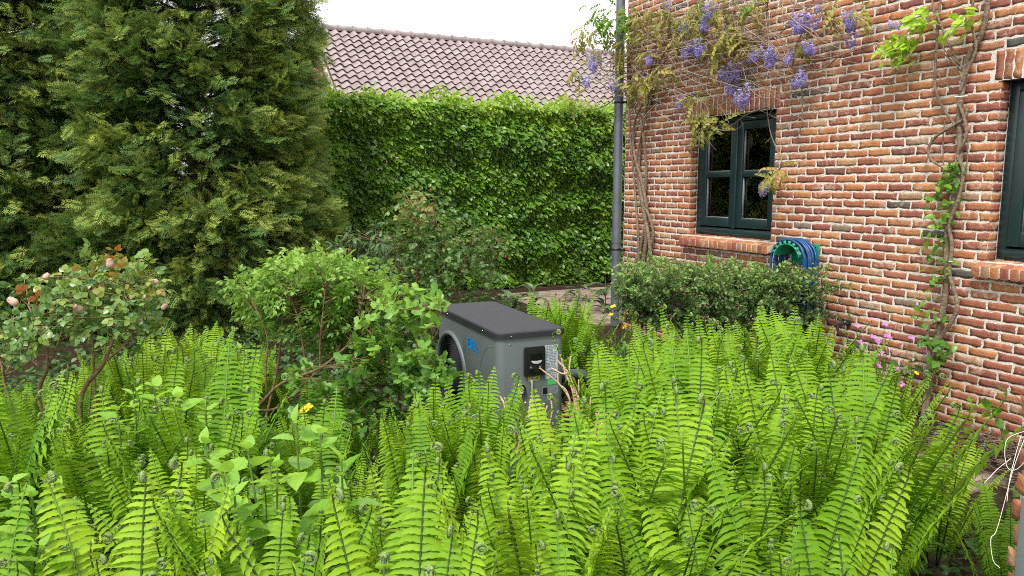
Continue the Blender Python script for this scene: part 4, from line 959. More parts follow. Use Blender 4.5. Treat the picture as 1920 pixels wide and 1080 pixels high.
def raceme(seed):
    r = np.random.default_rng(seed); mb = MB(); n = 62; t = r.uniform(0, 1, n)**.8; a = r.uniform(0, 2*pi, n); rad = .30*(1-t)**.7*(.55+.45*r.uniform(0, 1, n))+.03
    p = np.stack([rad*np.cos(a), rad*np.sin(a), -t], -1); d = np.stack([np.cos(a), np.sin(a), -.3+r.normal(0, .3, n)], -1)
    pet = combine([xform(leaf_ovate(3, .95, .5, .1, .5, stalk=.02), rx=.7), xform(leaf_ovate(2, .5, .7, -.2, .5, stalk=.02), rx=-.5, sc=.85)])
    mb.stamp(pet, orient(d, Z_+r.normal(0, .3, (n, 3))), p, r.uniform(.13, .21, n), 0, .35+.4*r.uniform(0, 1, n)+.25*(.5-t))
    mb.tube([(0, 0, .25), (0.01, 0, 0), (0, .01, -.5), (0, 0, -1)], [.014, .012, .01, .004], 4, 1, cap=False)
    return mb.mesh("flower_cluster", [M['petalP'], M['stemgreen']])
RAC = [raceme(s) for s in (1, 2, 3)]
for k, (px, py, L_) in enumerate([(1113, 100, 34), (1097, 140, 24), (1150, 146, 26), (1250, 0, 22), (1330, 5, 34), (1326, 30, 30), (1285, 40, 24), (1300, 70, 40), (1316, 72, 34), (1288, 84, 26), (1222, 95, 26), (1218, 108, 16), (1355, 126, 26), (1380, 114, 34), (1376, 146, 34), (1394, 160, 32), (1392, 180, 26), (1350, 136, 18), (1418, 88, 26), (1446, 92, 34), (1384, 176, 20), (1276, 182, 24), (1500, 20, 40), (1508, 28, 34), (1530, 30, 24), (1538, 6, 18), (1593, 20, 36), (1598, 34, 30), (1595, 62, 28), (1514, 76, 26), (1522, 84, 22), (1487, 92, 26), (1476, 104, 18), (1500, 136, 28), (1490, 146, 20), (1436, 340, 30), (1672, 38, 16), (1684, 42, 14), (1412, 100, 20), (1440, 88, 22)]):
    c = hloc(at(px, py, 8.5)) if px < 1165 else wallp(px, py, .10+.16*((k*5) % 7)/7); Yd = (HB+HD*c[0]+HN*c[1])[1]
    o = link("flower_cluster", RAC[k % 3], wis); o.location = tuple(c); s_ = L_*.98*Yd/1413; o.scale = (s_*1.15, s_*1.15, s_); o.rotation_euler = (rng.normal(0, .15), rng.normal(0, .15), rng.uniform(0, 6))
# second climber beside the near window
vine = thing("climbing_vine", "thick twisted climber with green leaves on the brick wall between hose and near window", "climber", HB, HROT)
mb = MB(); vst = []
vp = [([(1745, 700), (1757, 640), (1768, 580), (1776, 520), (1775, 450), (1786, 390), (1797, 340), (1800, 280), (1799, 215), (1806, 160), (1814, 110), (1838, 70), (1850, 25), (1853, -30)], .017, .035), ([(1742, 690), (1760, 640), (1786, 600), (1795, 575), (1788, 540), (1780, 510), (1785, 460), (1780, 420), (1798, 370), (1806, 320), (1795, 290), (1812, 255), (1806, 215), (1795, 190)], .011, .06),
      ([(1815, 200), (1808, 222), (1780, 240), (1755, 256), (1741, 278), (1745, 298), (1765, 312), (1788, 322), (1800, 345)], .0085, .055), ([(1795, 240), (1770, 205), (1754, 165), (1754, 120), (1758, 60), (1765, -20)], .008, .03), ([(1805, 150), (1790, 105), (1765, 50), (1755, 20)], .007, .05), ([(1800, 170), (1815, 130), (1830, 90), (1820, 30), (1832, -20)], .008, .06), ([(1802, 130), (1780, 110), (1760, 95), (1735, 105)], .004, .06), ([(1800, 120), (1772, 95), (1766, 75)], .004, .06), ([(1783, 165), (1765, 150), (1758, 130)], .004, .05), ([(1770, 330), (1768, 270), (1772, 220)], .003, .03), ([(1812, 330), (1815, 260), (1810, 200)], .003, .03), ([(1765, 50), (1730, 30), (1700, 45)], .004, .07), ([(1752, 30), (1745, -20)], .006, .05), ([(1760, 600), (1740, 620), (1745, 690)], .009, .07)]
for pts, r_, of in vp:
    c = bez(wpath(pts, of), 7); r_ = r_*1.25
    if pts[0][1] > 640: c = np.vstack([[c[0][0], of+.03, -.02], [c[0][0], of+.02, c[0][2]*.5], c])
    mb.tube(c, np.linspace(r_*1.1, r_*.75, len(c)), 8, 0); vst.append(c)
mb.build("stem", M['vinebark'], vine, smooth=True)
mb = MB(); mb.tube(wpath([(1790, 182), (1814, 180)], .085), .004, 5); mb.tube(wpath([(1768, 492), (1786, 490)], .075), .003, 5); mb.build("tie", M['string'], vine)
rng = np.random.default_rng(43); mb = MB()
for px, py, n, sc, ti in [(1782, 330, 16, .05, .45), (1772, 345, 12, .05, .5), (1790, 320, 12, .045, .4), (1762, 372, 10, .06, .4), (1778, 385, 10, .055, .5), (1755, 400, 6, .055, .5), (1738, 450, 5, .06, .65), (1770, 420, 8, .05, .45), (1764, 455, 8, .055, .45), (1758, 480, 7, .05, .4), (1752, 515, 6, .06, .45), (1775, 500, 6, .045, .35), (1756, 540, 8, .05, .4), (1785, 345, 10, .05, .4), (1760, 430, 6, .05, .5), (1800, 330, 6, .04, .4), (1728, 600, 8, .05, .35), (1735, 570, 6, .04, .5), (1725, 560, 6, .04, .55), (1770, 600, 6, .06, .35), (1745, 640, 9, .07, .3), (1780, 655, 6, .07, .45), (1790, 660, 4, .07, .5), (1760, 680, 7, .07, .3), (1735, 690, 7, .06, .3)]:
    mb = MB(); c = wallp(px, py, .08); p = c+rng.normal(0, .028, (n, 3)); p[:, 1] = np.maximum(p[:, 1], .03); d = rng.normal(0, .6, (n, 3))+np.array([.1, .4, .25])
    mb.stamp(LF['ovate'], orient(d, np.array([0, .6, .7])+rng.normal(0, .3, (n, 3))), p, sc*rng.uniform(.8, 1.5, n), 0, ti+rng.normal(0, .12, n)); mb.build("foliage", M['greenvine'], vine)
mb = MB()
for px, py, n in [(1690, 92, 16), (1675, 98, 12), (1704, 78, 12), (1712, 60, 8), (1742, 24, 12), (1738, 40, 8), (1700, 95, 10), (1668, 96, 7), (1798, 45, 10), (1822, 30, 10), (1815, 38, 6), (1722, 50, 6), (1686, 75, 8)]:
    mb = MB(); c = wallp(px, py, .12); p = c+rng.normal(0, .035, (n, 3)); d = rng.normal(0, .45, (n, 3))+np.array([.3, .45, -.25])
    mb.stamp(LF['ovate'], orient(d, np.array([0, .6, .7])+rng.normal(0, .3, (n, 3))), p, rng.uniform(.06, .10, n), 0, .88+rng.normal(0, .1, n)); mb.build("young_foliage", M['greenvine'], vine)

# ================================================================ SHRUBS
def shrub(name, label, cat, base, stems, anchors, leafm, tpls, per, size, seed, tint, rad=.0025, woodm=None, **kw):
    """stems: list of (points, r0, r1) in world space; anchors world space"""
    rng = np.random.default_rng(seed); root = thing(name, label, cat, base); b = np.array([base[0], base[1], 0.0]); root.location = tuple(b)
    mb = MB(); S = []
    for pts, r0_, r1_ in stems:
        c = bez(np.asarray(pts)-b, 6); S.append(c); mb.tube(c, np.linspace(r0_, r1_, len(c)), 7, 0)
    A = np.asarray(anchors)-b; O = nearest_origin(A, S, rng); lf = MB()
    tw = MB(); 
    twiggy(tw, rng, A, O, [LF['small']], 1, .0001, 0, 0, rad, stems=True); mb.V += [v for v in []]
    for v, f, mi_, t_ in zip(tw.V, tw.F, tw.MI, tw.T): pass
    twiggy2(mb, lf, rng, A, O, tpls, per, size, rad, tint, **kw)
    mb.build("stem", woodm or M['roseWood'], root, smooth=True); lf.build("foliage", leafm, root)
    return root, b
def twiggy2(wood, leaf, rng, A, O, tpls, per, size, rad, tint, **kw):
    N = len(A); mid = (A+O)/2+rng.normal(0, .10, (N, 3))*np.linalg.norm(A-O, axis=1)[:, None]
    for i in range(N):
        t = np.linspace(0, 1, 6)[:, None]; c = (1-t)**2*O[i]+2*t*(1-t)*mid[i]+t*t*A[i]; wood.tube(c, np.linspace(rad*1.6, rad*.6, 6), 4, 0, .4, cap=False)
    upb = kw.get('upb', .8); spread = kw.get('spread', .9); frac = kw.get('frac', .4); tj = kw.get('tj', .13); droop = kw.get('droop', 0)
    t = rng.uniform(frac, 1.03, (N, per)); t[:, 0] = 1.0; tt = t[..., None]
    P = (1-tt)**2*O[:, None]+2*tt*(1-tt)*mid[:, None]+tt*tt*A[:, None]; D = nrm(2*(1-tt)*(mid-O)[:, None]+2*tt*(A-mid)[:, None])
    Rn = rng.normal(0, 1, P.shape); side = nrm(Rn-D*np.sum(Rn*D, -1, keepdims=True)); L = nrm(D*.55+side*spread+np.array([0, 0, .15-droop]))
    up = nrm(np.array([0, 0, 1.0])*upb+rng.normal(0, .45, P.shape)+D*.2); P, L, up = (v.reshape(-1, 3) for v in (P, L, up))
    k = rng.integers(0, len(tpls), len(P)); sz = size*rng.uniform(.6, 1.2, len(P)); ti = tint(P)+rng.normal(0, tj, len(P))
    for q in range(len(tpls)):
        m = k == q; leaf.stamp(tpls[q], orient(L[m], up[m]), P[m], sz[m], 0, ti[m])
# -- rose at the side with bronze young leaves
b = np.array([-2.05, 3.55, 0]); Yr = 3.7
st = [([b+(-.05, 0, 0), at(150, 760, Yr), at(195, 680, Yr), at(225, 600, Yr), at(250, 540, Yr)], .014, .006), ([b+(-.16, 0, 0), at(75, 760, Yr), at(88, 690, Yr), at(85, 640, Yr), at(60, 590, Yr)], .013, .006), ([b, at(178, 740, Yr), at(175, 660, Yr), at(165, 590, Yr), at(170, 510, Yr)], .008, .004), ([at(88, 690, Yr)+(0, 0, 0), at(110, 640, Yr), at(130, 570, Yr)], .006, .003), ([b+(-.3, .05, 0), at(15, 740, Yr), at(5, 690, Yr), at(-10, 640, Yr)], .009, .004), ([at(75, 690, Yr), at(40, 660, Yr), at(10, 650, Yr)], .004, .002), ([at(195, 680, Yr), at(240, 640, Yr), at(262, 590, Yr)], .006, .003)]
rng = np.random.default_rng(51); A = []
for px, py, rx, ry, n in ((165, 560, 130, 55, 30), (205, 515, 90, 34, 24), (80, 610, 70, 40, 20), (235, 590, 60, 45, 16), (30, 655, 40, 30, 14), (150, 610, 120, 40, 10)):
    for _ in range(n):
        a = rng.uniform(0, 6.28); q = rng.uniform(0, 1)**.5; A.append(at(px+rx*q*cos(a), py+ry*q*sin(a), Yr+rng.normal(0, .16)))
ztop = 1.28
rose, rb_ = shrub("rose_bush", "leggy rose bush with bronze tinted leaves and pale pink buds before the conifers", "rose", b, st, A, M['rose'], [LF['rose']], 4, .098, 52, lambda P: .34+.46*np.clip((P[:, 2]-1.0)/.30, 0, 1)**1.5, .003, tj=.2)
bud = MB(); bud.lathe([(.001, 0), (.35, .08), (.5, .35), (.44, .65), (.27, .9), (.06, 1.02)], 12, tint=.5)
rr_ = np.random.default_rng(4)
for k in range(7): bud.stamp(leaf_ovate(4, .9, .6, -.25, .55, stalk=.02), orient(np.array([[cos(k*.9)*.35, sin(k*.9)*.35, 1]]), np.array([[-cos(k*.9), -sin(k*.9), .3]])), np.array([[cos(k*.9)*.22, sin(k*.9)*.22, .05]]), [1.0], 0, [.3+.1*k])
bud_me = bud.mesh("flower_bud", M['petalRose'], True)
for px, py, s_ in ((33, 572, .050), (156, 585, .060), (208, 503, .046), (296, 530, .042), (304, 580, .034), (84, 522, .036)):
    o = link("flower_bud", bud_me, rose); q = at(px, py, Yr-.12)-rb_; o.location = tuple(q); o.scale = (s_*.8, s_*.8, s_); o.rotation_euler = (rng.normal(.2, .5), rng.normal(0, .5), 0)
# -- leaning rugosa type bush
Yg = 4.15; b = gp(418, 850, 0); b = np.array([-1.62, 4.05, 0])
st = [([b, at(432, 815, Yg-.05), at(490, 755, Yg), at(530, 718, Yg), at(600, 690, Yg), at(650, 650, Yg), at(700, 615, Yg)], .015, .004), ([at(478, 770, Yg), at(520, 765, Yg), at(560, 728, Yg), at(620, 675, Yg), at(672, 628, Yg)], .009, .003), ([at(500, 735, Yg), at(498, 690, Yg), at(502, 640, Yg), at(490, 600, Yg)], .007, .003), ([at(575, 703, Yg), at(568, 650, Yg), at(560, 600, Yg), at(545, 560, Yg)], .006, .003), ([at(600, 690, Yg), at(600, 640, Yg), at(605, 590, Yg), at(610, 540, Yg)], .006, .003), ([at(650, 650, Yg), at(668, 610, Yg), at(680, 560, Yg)], .005, .002), ([at(600, 690, Yg), at(640, 685, Yg), at(670, 668, Yg)], .004, .002), ([b+(.1, .15, 0), at(520, 690, Yg+.2), at(530, 600, Yg+.2), at(560, 530, Yg+.2)], .009, .004)]
A = []; rng = np.random.default_rng(53)
for px, py, rx, ry, n in ((560, 555, 110, 50, 64), (490, 540, 55, 42, 40), (640, 560, 85, 48, 54), (590, 505, 95, 24, 48), (660, 610, 65, 45, 34), (695, 540, 50, 42, 28), (540, 615, 85, 35, 24), (620, 640, 70, 30, 16)):
    for _ in range(n):
        a = rng.uniform(0, 6.28); q = rng.uniform(0, 1)**.5; A.append(at(px+rx*q*cos(a), py+ry*q*sin(a), Yg+.24+rng.normal(0, .15)))
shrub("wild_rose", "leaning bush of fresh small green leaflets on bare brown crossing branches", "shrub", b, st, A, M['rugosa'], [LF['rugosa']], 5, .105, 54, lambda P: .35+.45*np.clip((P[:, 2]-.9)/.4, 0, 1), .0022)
# -- currant by the pump
Yc = 4.0; b = np.array([-.62, 4.15, 0]); st = [([b, at(745, 700, Yc), at(735, 620, Yc), at(740, 560, Yc)], .009, .003), ([b, at(770, 690, Yc-.05), at(810, 640, Yc-.1), at(832, 590, Yc-.1)], .008, .003), ([b, at(720, 700, Yc), at(700, 640, Yc), at(690, 590, Yc)], .007, .003), ([b, at(790, 740, Yc-.1), at(830, 720, Yc-.18)], .006, .003), ([at(800, 650, Yc-.1), at(822, 600, Yc-.1), at(818, 575, Yc-.1)], .005, .003)]
A = []; rng = np.random.default_rng(55)
for px, py, rx, ry, n in ((740, 620, 70, 60, 40), (790, 700, 62, 45, 40), (765, 570, 60, 32, 24), (700, 680, 60, 60, 24), (820, 690, 40, 30, 14), (740, 760, 80, 30, 10), (830, 560, 22, 18, 4), (640, 740, 60, 35, 16), (600, 715, 60, 35, 14), (680, 770, 60, 25, 10)):
    for _ in range(n):
        a = rng.uniform(0, 6.28); q = rng.uniform(0, 1)**.5; A.append(at(px+rx*q*cos(a), py+ry*q*sin(a), Yc-.05+rng.normal(0, .14)-.12*(px > 780)))
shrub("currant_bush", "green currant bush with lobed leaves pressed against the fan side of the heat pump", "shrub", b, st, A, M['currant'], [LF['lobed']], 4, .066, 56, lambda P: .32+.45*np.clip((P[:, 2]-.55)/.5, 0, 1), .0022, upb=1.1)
# -- rose against the hedge, rhododendron beside it
Yb = 7.6; b = np.array([-.85, 7.6, 0]); st = [([b+(.0, 0, 0), at(783, 560, Yb), at(782, 500, Yb), at(785, 440, Yb), at(770, 380, Yb)], .013, .004), ([b+(.2, .1, 0), at(860, 540, Yb), at(870, 500, Yb), at(890, 450, Yb)], .010, .004), ([b+(.15, 0, 0), at(820, 540, Yb), at(830, 470, Yb), at(815, 410, Yb)], .008, .003), ([b+(.3, 0, 0), at(900, 550, Yb), at(920, 490, Yb), at(930, 460, Yb)], .007, .003), ([b, at(760, 520, Yb), at(740, 460, Yb)], .006, .003)]
A = []; rng = np.random.default_rng(57)
for px, py, rx, ry, n in ((780, 395, 45, 38, 34), (800, 440, 80, 40, 46), (880, 470, 70, 40, 46), (860, 510, 85, 45, 44), (790, 510, 70, 50, 40), (915, 450, 35, 25, 22), (850, 560, 80, 20, 25)):
    for _ in range(n):
        a = rng.uniform(0, 6.28); q = rng.uniform(0, 1)**.5; A.append(at(px+rx*q*cos(a), py+ry*q*sin(a), Yb+rng.normal(0, .3)))
br_, bb = shrub("rose_bush", "straggly rose bush with reddish shoots in front of the tall hedge", "rose", b, st, A, M['backrose'], [LF['rose']], 3, .125, 58, lambda P: .34+.30*np.clip((P[:, 2]-1.0)/.5, 0, 1)+.12*np.sin(P[:, 0]*9)*np.sin(P[:, 2]*8), .003, tj=.2)
mb = MB()
for px, py in ((808, 357), (775, 410), (922, 432), (948, 482), (862, 505)): mb.lathe([(.001, -.016), (.012, -.004), (.010, .011), (.001, .02)], 8, 'z', at(px, py, Yb-.25)-bb)
mb.build("flower_bud", M['redbud'], br_, smooth=True)
Yk = 8.3; b = np.array([-1.65, 8.35, 0]); st = [([b, at(690, 560, Yk), at(688, 500, Yk), at(700, 450, Yk)], .014, .006), ([b, at(660, 540, Yk), at(650, 480, Yk)], .010, .005), ([b, at(720, 540, Yk), at(735, 480, Yk)], .010, .005)]
A = []; rng = np.random.default_rng(59)
for px, py, rx, ry, n in ((690, 480, 65, 60, 90), (655, 500, 50, 60, 45), (730, 510, 50, 60, 45)):
    for _ in range(n):
        a = rng.uniform(0, 6.28); q = rng.uniform(0, 1)**.5; A.append(at(px+rx*q*cos(a), py+ry*q*sin(a), Yk+rng.normal(0, .3)))
shrub("rhododendron", "dark rhododendron with narrow drooping leaves between the conifer and the hedge", "shrub", b, st, A, M['rhodo'], [LF['narrow']], 8, .12, 60, lambda P: .45+.2*np.clip((P[:, 2]-.8)/.6, 0, 1), .004, droop=.25, spread=1.0, frac=.75)
# -- clipped evergreen table shaped shrub below the window
b = np.array([1.60, 6.05, 0]); bz = gp(1338, 728, 0); b = np.array([bz[0], bz[1], 0.0]); st = []
rng = np.random.default_rng(61); Yx = 6.15
for px, py in ((1190, 560), (1250, 545), (1310, 540), (1370, 545), (1430, 545), (1500, 560), (1220, 590), (1290, 590), (1400, 590), (1470, 590), (1330, 520), (1520, 590)):
    e = at(px, py, Yx+rng.normal(0, .22)); k = b+np.array([rng.normal(0, .03), rng.normal(0, .03), rng.uniform(.30, .45)]); st.append(([k, (k*.6+e*.4)+np.array([0, 0, -.02]), e], .014, .004))
st.append(([b, b+np.array([.02, 0, .2]), b+np.array([.04, 0, .45])], .035, .026)); st.append(([b+np.array([-.3, .1, 0]), b+np.array([-.33, .1, .3]), at(1260, 580, Yx)], .018, .008))
A = []
while len(A) < 1250:
    px, py = rng.uniform(1150, 1545), rng.uniform(482, 640); y = Yx+rng.uniform(-.48, .48); fx = (px-1350)/200
    top = 490+6*sin(px*.045)+7*sin(px*.11+1)+9*abs(fx)**3; bot = 618+14*sin(px*.03)-8*abs(fx)**2
    if py < top or py > bot: continue
    if py > 560 and rng.uniform() < .35: continue
    q = at(px, py, Yx); q = q+np.array([0, y-Yx, 0]); q[0] += (y-Yx)*.0
    # the wall limits the far side
    if hloc(q)[1] < .12: continue
    A.append(q)
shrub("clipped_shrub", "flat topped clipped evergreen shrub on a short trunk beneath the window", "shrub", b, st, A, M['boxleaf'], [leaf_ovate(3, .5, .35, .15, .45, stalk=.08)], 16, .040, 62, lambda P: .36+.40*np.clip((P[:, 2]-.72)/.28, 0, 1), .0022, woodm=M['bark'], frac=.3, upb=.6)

# ================================================================ FERNS
def frond_mesh(seed, crozier=True, half=.075, pairs=42, arch=.25, narrow=False, dark=True):
    r = np.random.default_rng(seed); mb = MB(); n = 30; ts = np.linspace(0, 1, n)
    ph = .02+arch*ts**2.2
    if crozier: ph = ph-2.6*np.clip((ts-.95)/.05, 0, 1)**1.6*.55
    lat = np.cumsum(r.normal(0, .012, n))*.35+r.normal(0, .05)*ts**2
    ds = 1/(n-1); P = np.zeros((n, 3))
    for i in range(1, n):
        P[i] = P[i-1]+ds*np.array([sin(lat[i])*1.0, sin(ph[i]), cos(ph[i])])
    T = nrm(np.gradient(P, axis=0)); Xs = np.tile([1.0, 0, 0], (n, 1)); Nn = nrm(np.cross(Xs, T)); Xs = np.cross(T, Nn)   # Nn points inward (-Y)
    mb.tube(P, np.linspace(.0062, .0022, n), 5, 1, .5)
    tend = .985; K = 7
    for i in range(pairs):
        t = .12+(tend-.12)*(i/(pairs-1))**.97
        prof = (.16+.84*np.clip((t-.1)/.45, 0, 1)**.75)*(1-(.86 if crozier else .97)*np.clip((t-.62)/.38, 0, 1)**1.35)
        f = t*(n-1); a = int(f); b_ = min(a+1, n-1); w = f-a; p = P[a]*(1-w)+P[b_]*w; tt = nrm(T[a]*(1-w)+T[b_]*w); xx = nrm(Xs[a]*(1-w)+Xs[b_]*w); nn = nrm(Nn[a]*(1-w)+Nn[b_]*w)
        curl = np.clip((t-.86)/.14, 0, 1) if crozier else 0
        for sg in (-1, 1):
            L = half*prof*r.uniform(.9, 1.08)*(1-.25*curl); up0 = .36+r.normal(0, .06)+.25*curl; arc = .66+r.normal(0, .09); fw = r.normal(.05, .10)
            wd = .0205*(.55+.45*prof)*(1-.3*curl)*r.uniform(.9, 1.1); tw = R(r.normal(27, 7))*1.0
            V = []; c = p.copy(); stp = L/K
            for k in range(K+1):
                q = k/K; an = up0-arc*q*1.35; dirv = xx*sg*cos(an)+tt*sin(an)+nn*(fw+.5*curl*q-.25*q)
                if k: c = c+nrm(dirv)*stp
                wv = tt*cos(an)*cos(tw)-xx*sg*sin(an)*cos(tw)-nn*sin(tw); wv = nrm(wv)
                h = wd*(1-.93*q**3)*(1.08 if k % 2 else .86); h = max(h, .0008)
                V += [c-wv*h*.5+nn*.0006, c+nn*(-.0012), c+wv*h*.5+nn*.0006]
            F = []
            for k in range(K): o_ = 3*k; F += [(o_, o_+1, o_+4, o_+3), (o_+1, o_+2, o_+5, o_+4)]
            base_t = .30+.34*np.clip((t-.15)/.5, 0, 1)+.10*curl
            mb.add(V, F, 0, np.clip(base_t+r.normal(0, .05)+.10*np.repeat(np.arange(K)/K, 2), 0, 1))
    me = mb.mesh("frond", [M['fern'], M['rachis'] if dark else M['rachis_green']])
    hd = None
    if crozier:
        hb = MB(); tip = P[-1]; tg = T[-1]; a0 = math.atan2(tg[1], tg[2]); m = 26; pts = [tip]; rad = []
        R0 = r.uniform(.0115, .016); tot = r.uniform(2.3, 3.0)*pi; a = a0
        for k in range(m):
            q = k/(m-1); rc = R0*(1-.72*q); da = -tot/m; a += da; pts.append(pts[-1]+np.array([0, sin(a), cos(a)])*rc*abs(da))
        pts = np.array(pts); rd = np.linspace(.0054, .0040, len(pts)); hb.tube(pts, rd, 7, 0)
        for k in range(2, len(pts)-1):       # rolled up pinnae on both flanks
            for sg in (-1, 1):
                q = pts[k]+np.array([sg*.0042, 0, 0]); d = nrm(pts[k]-pts[k-1]); s_ = .0062*(1-.35*k/len(pts)); ang = np.linspace(0, 2*pi, 6, endpoint=False)
                ring = [q+np.array([sg*.0005, 0, 0])+s_*.62*(cos(x)*d+sin(x)*np.cross(d, X_)) for x in ang]; V = ring+[q+np.array([sg*s_*1.0, 0, 0])]
                hb.tri(V, [(i, (i+1) % 6, 6) if sg > 0 else ((i+1) % 6, i, 6) for i in range(6)], 0)
        hd = hb.mesh("fiddlehead", M['fuzz'], True)
    return me, hd
FR_C = [frond_mesh(1, True, .094, 44, .16), frond_mesh(2, True, .104, 42, .26), frond_mesh(3, True, .086, 46, .08, dark=True), frond_mesh(4, True, .112, 40, .34, dark=False), frond_mesh(5, True, .098, 44, .20, dark=False)]
FR_P = [frond_mesh(6, False, .118, 44, .40, dark=False), frond_mesh(7, False, .126, 42, .52, dark=False), frond_mesh(8, False, .106, 46, .30)]
FR_N = [frond_mesh(9, True, .050, 38, .05), frond_mesh(10, True, .040, 36, .02, dark=False)]
rk = MB(); rk.lathe([(.045, -.02), (.055, .02), (.045, .06), (.02, .085), (.001, .09)], 9); ROOT_ME = rk.mesh("rootstock", M['rootstock'])
SKY = np.array([(-200, 700), (0, 705), (60, 700), (130, 690), (180, 640), (240, 622), (320, 612), (400, 630), (460, 640), (540, 680), (570, 715), (640, 705), (700, 765), (760, 738), (850, 735), (910, 738), (1000, 742), (1055, 740), (1085, 775), (1130, 790), (1146, 640), (1160, 605), (1200, 600), (1280, 612), (1370, 608), (1410, 590), (1530, 596), (1600, 625), (1660, 668), (1700, 710), (1760, 760), (1800, 830), (1826, 850), (1870, 940), (1960, 960), (2200, 980)], float)
def skyline(px): return np.interp(px, SKY[:, 0], SKY[:, 1])
ferns = []
def fern(x, y, hgt, nf, seed, wide=.0, pointed=.15):
    rng = np.random.default_rng(seed); root = thing("ostrich_fern", "", "fern", (x, y, 0), rng.normal(0, .25), "ostrich ferns filling the garden bed")
    link("rootstock", ROOT_ME, root); hue = .5+np.clip(rng.normal(0, .085), -.17, .17)
    for k in range(nf):
        u_ = rng.uniform(); 
        me, hd = (FR_P[rng.integers(0, 3)] if u_ < pointed else FR_N[rng.integers(0, 2)] if u_ > .93 else FR_C[rng.integers(0, 5)])
        az = 2*pi*(k+.5*(seed % 2))/nf+rng.normal(0, .2); az -= .36*sin(2*az); lean = R(rng.normal(10, 4)+wide); s_ = hgt*rng.uniform(.80, 1.02)*(.9 if u_ > .90 else 1)/cos(min(lean+.1, .6))
        o = link("frond", me, root); o.color = (hue, hue, hue, 1); o.scale = (s_*rng.uniform(.9, 1.12), s_, s_); o.location = (-sin(az)*.03, cos(az)*.03, .03)
        o.rotation_euler = Matrix.Rotation(az, 3, 'Z').__matmul__(Matrix.Rotation(-lean, 3, 'X')).__matmul__(Matrix.Rotation(rng.normal(0, .18), 3, 'Z')).to_euler()
        if hd and (u_ > .93 or rng.uniform() < .72):
            h = link("fiddlehead", hd, o); q = rng.uniform(.85, 1.35)
    ferns.append((root, x, y, hgt)); return root
rng = np.random.default_rng(71); sd = 100
rows = [(1.62, -1.30, 1.06, .29), (1.95, -1.50, 1.14, .29), (2.28, -1.80, 1.60, .30), (2.62, -2.1, 1.95, .30), (2.96, -2.35, 2.05, .31), (3.32, -1.9, 2.15, .32), (3.84, -2.6, 2.35, .37), (4.25, -2.75, 2.2, .38), (4.68, -2.95, 2.1, .40), (5.1, -3.1, -1.5, .42)]
def blocked(x, y):
    q = np.array([x, y, 0])-PO; u_, v_ = q@np.array([cos(PA), sin(PA), 0]), q@np.array([-sin(PA), cos(PA), 0])
    if -.22 < u_ < PWd+.28 and -.22 < v_ < PLn+.2: return True
    if hloc(np.array([x, y, 0]))[1] < .38: return True
    if math.hypot(x-b_tab[0], y-b_tab[1]) < .22: return True
    px = 960+x/y*1413
    if y > 3.62 and 700 < px < 870: return True
    if 1070 < px < 1150 and 2.9 < y < 4.4: return True
    if y > 5.0 and 640 < px < 870: return True
    if px > 1760 and y > 3.4: return True
    if 870 < px < 1120 and 3.42 < y < 5.0: return True
    if math.hypot(x+2.08, y-3.55) < .18 or math.hypot(x+1.62, y-4.05) < .15: return True
    if 1.20 < x < 1.75 and 1.6 < y < 2.25: return True
    return False
b_tab = (b[0], b[1])
for ri, (Y0, xa, xb, sp) in enumerate(rows):
    sp *= 1.22; x = xa+(sp/2 if ri % 2 else 0)
    while x < xb:
        xx, yy = x+rng.normal(0, .065), Y0+rng.normal(0, .09); x += sp
        sd += 1
        if blocked(xx, yy): continue
        px = 960+xx/yy*1413; d = ray(min(max(px, 0), 1920), skyline(px)+rng.uniform(0, 26)); hmax = H+d[2]/d[1]*(yy+.0)
        if yy < 2.5 and 345 < px < 690: hmax = min(hmax, H+ray(px, 935)[2]/ray(px, 935)[1]*yy)
        if yy < 2.4 and px < 120: hmax = min(hmax, H+ray(px, 1010)[2]/ray(px, 1010)[1]*yy)
        if yy < 4.0 and 410 < px < 700: hmax = min(hmax, H+ray(px, 800)[2]/ray(px, 800)[1]*yy)
        if yy < 3.6 and 30 < px < 240: hmax = min(hmax, H+ray(px, 775)[2]/ray(px, 775)[1]*yy)
        hg = min(rng.uniform(.74, 1.0), hmax*(1.05 if 820 < px < 1075 else 1.05))
        if px > 1715 and yy > 3.15: continue
        if hg < .24: continue
        right = px > 1100
        fern(xx, yy, hg, int(rng.integers(12, 17)), sd, wide=(5 if right else 0)+max(0, 1.9-yy)*4, pointed=.42 if right else .12)
for xx, yy, hg in ((-.50, 2.55, .62), (-.40, 2.98, .62), (-.68, 2.9, .58), (-.98, 3.35, .52)): sd += 1; fern(xx, yy, hg, 12, sd)
NB = len(ferns)
for px, py, hg in ((935, 560, .60), (985, 575, .62), (1040, 585, .78), (1075, 600, .80), (1100, 620, .72), (1010, 560, .55), (705, 560, .6), (960, 560, .72), (1055, 560, .8), (1015, 590, .78)):
    q = at(px, 640, 5.75); sd += 1; fern(q[0], 5.75+rng.normal(0, .18), hg, 8, sd, wide=4, pointed=.6)
# labels: each fern by its row (counted from the photo's bottom edge) and its place in that row
ORD = "first second third fourth fifth sixth seventh eighth ninth tenth eleventh twelfth thirteenth fourteenth fifteenth sixteenth".split()
ROWN = ["frontmost row at the bottom edge"]+[f"{w} fern row from the bottom edge" for w in ORD[1:10]]
byrow = {}
for f in ferns[:NB]:
    ri = min(range(len(rows)), key=lambda k: abs(rows[k][0]-f[2])); byrow.setdefault(ri, []).append(f)
for ri, fs in byrow.items():
    for k, f in enumerate(sorted(fs, key=lambda f: f[1]/f[2])): f[0]["label"] = f"bright ostrich fern, {ORD[k]} from left in the {ROWN[ri]}"
for k, f in enumerate(sorted(ferns[NB:], key=lambda f: f[1]/f[2])): f[0]["label"] = f"bright green ostrich fern, {ORD[k]} from the left among those behind the grey heat pump"

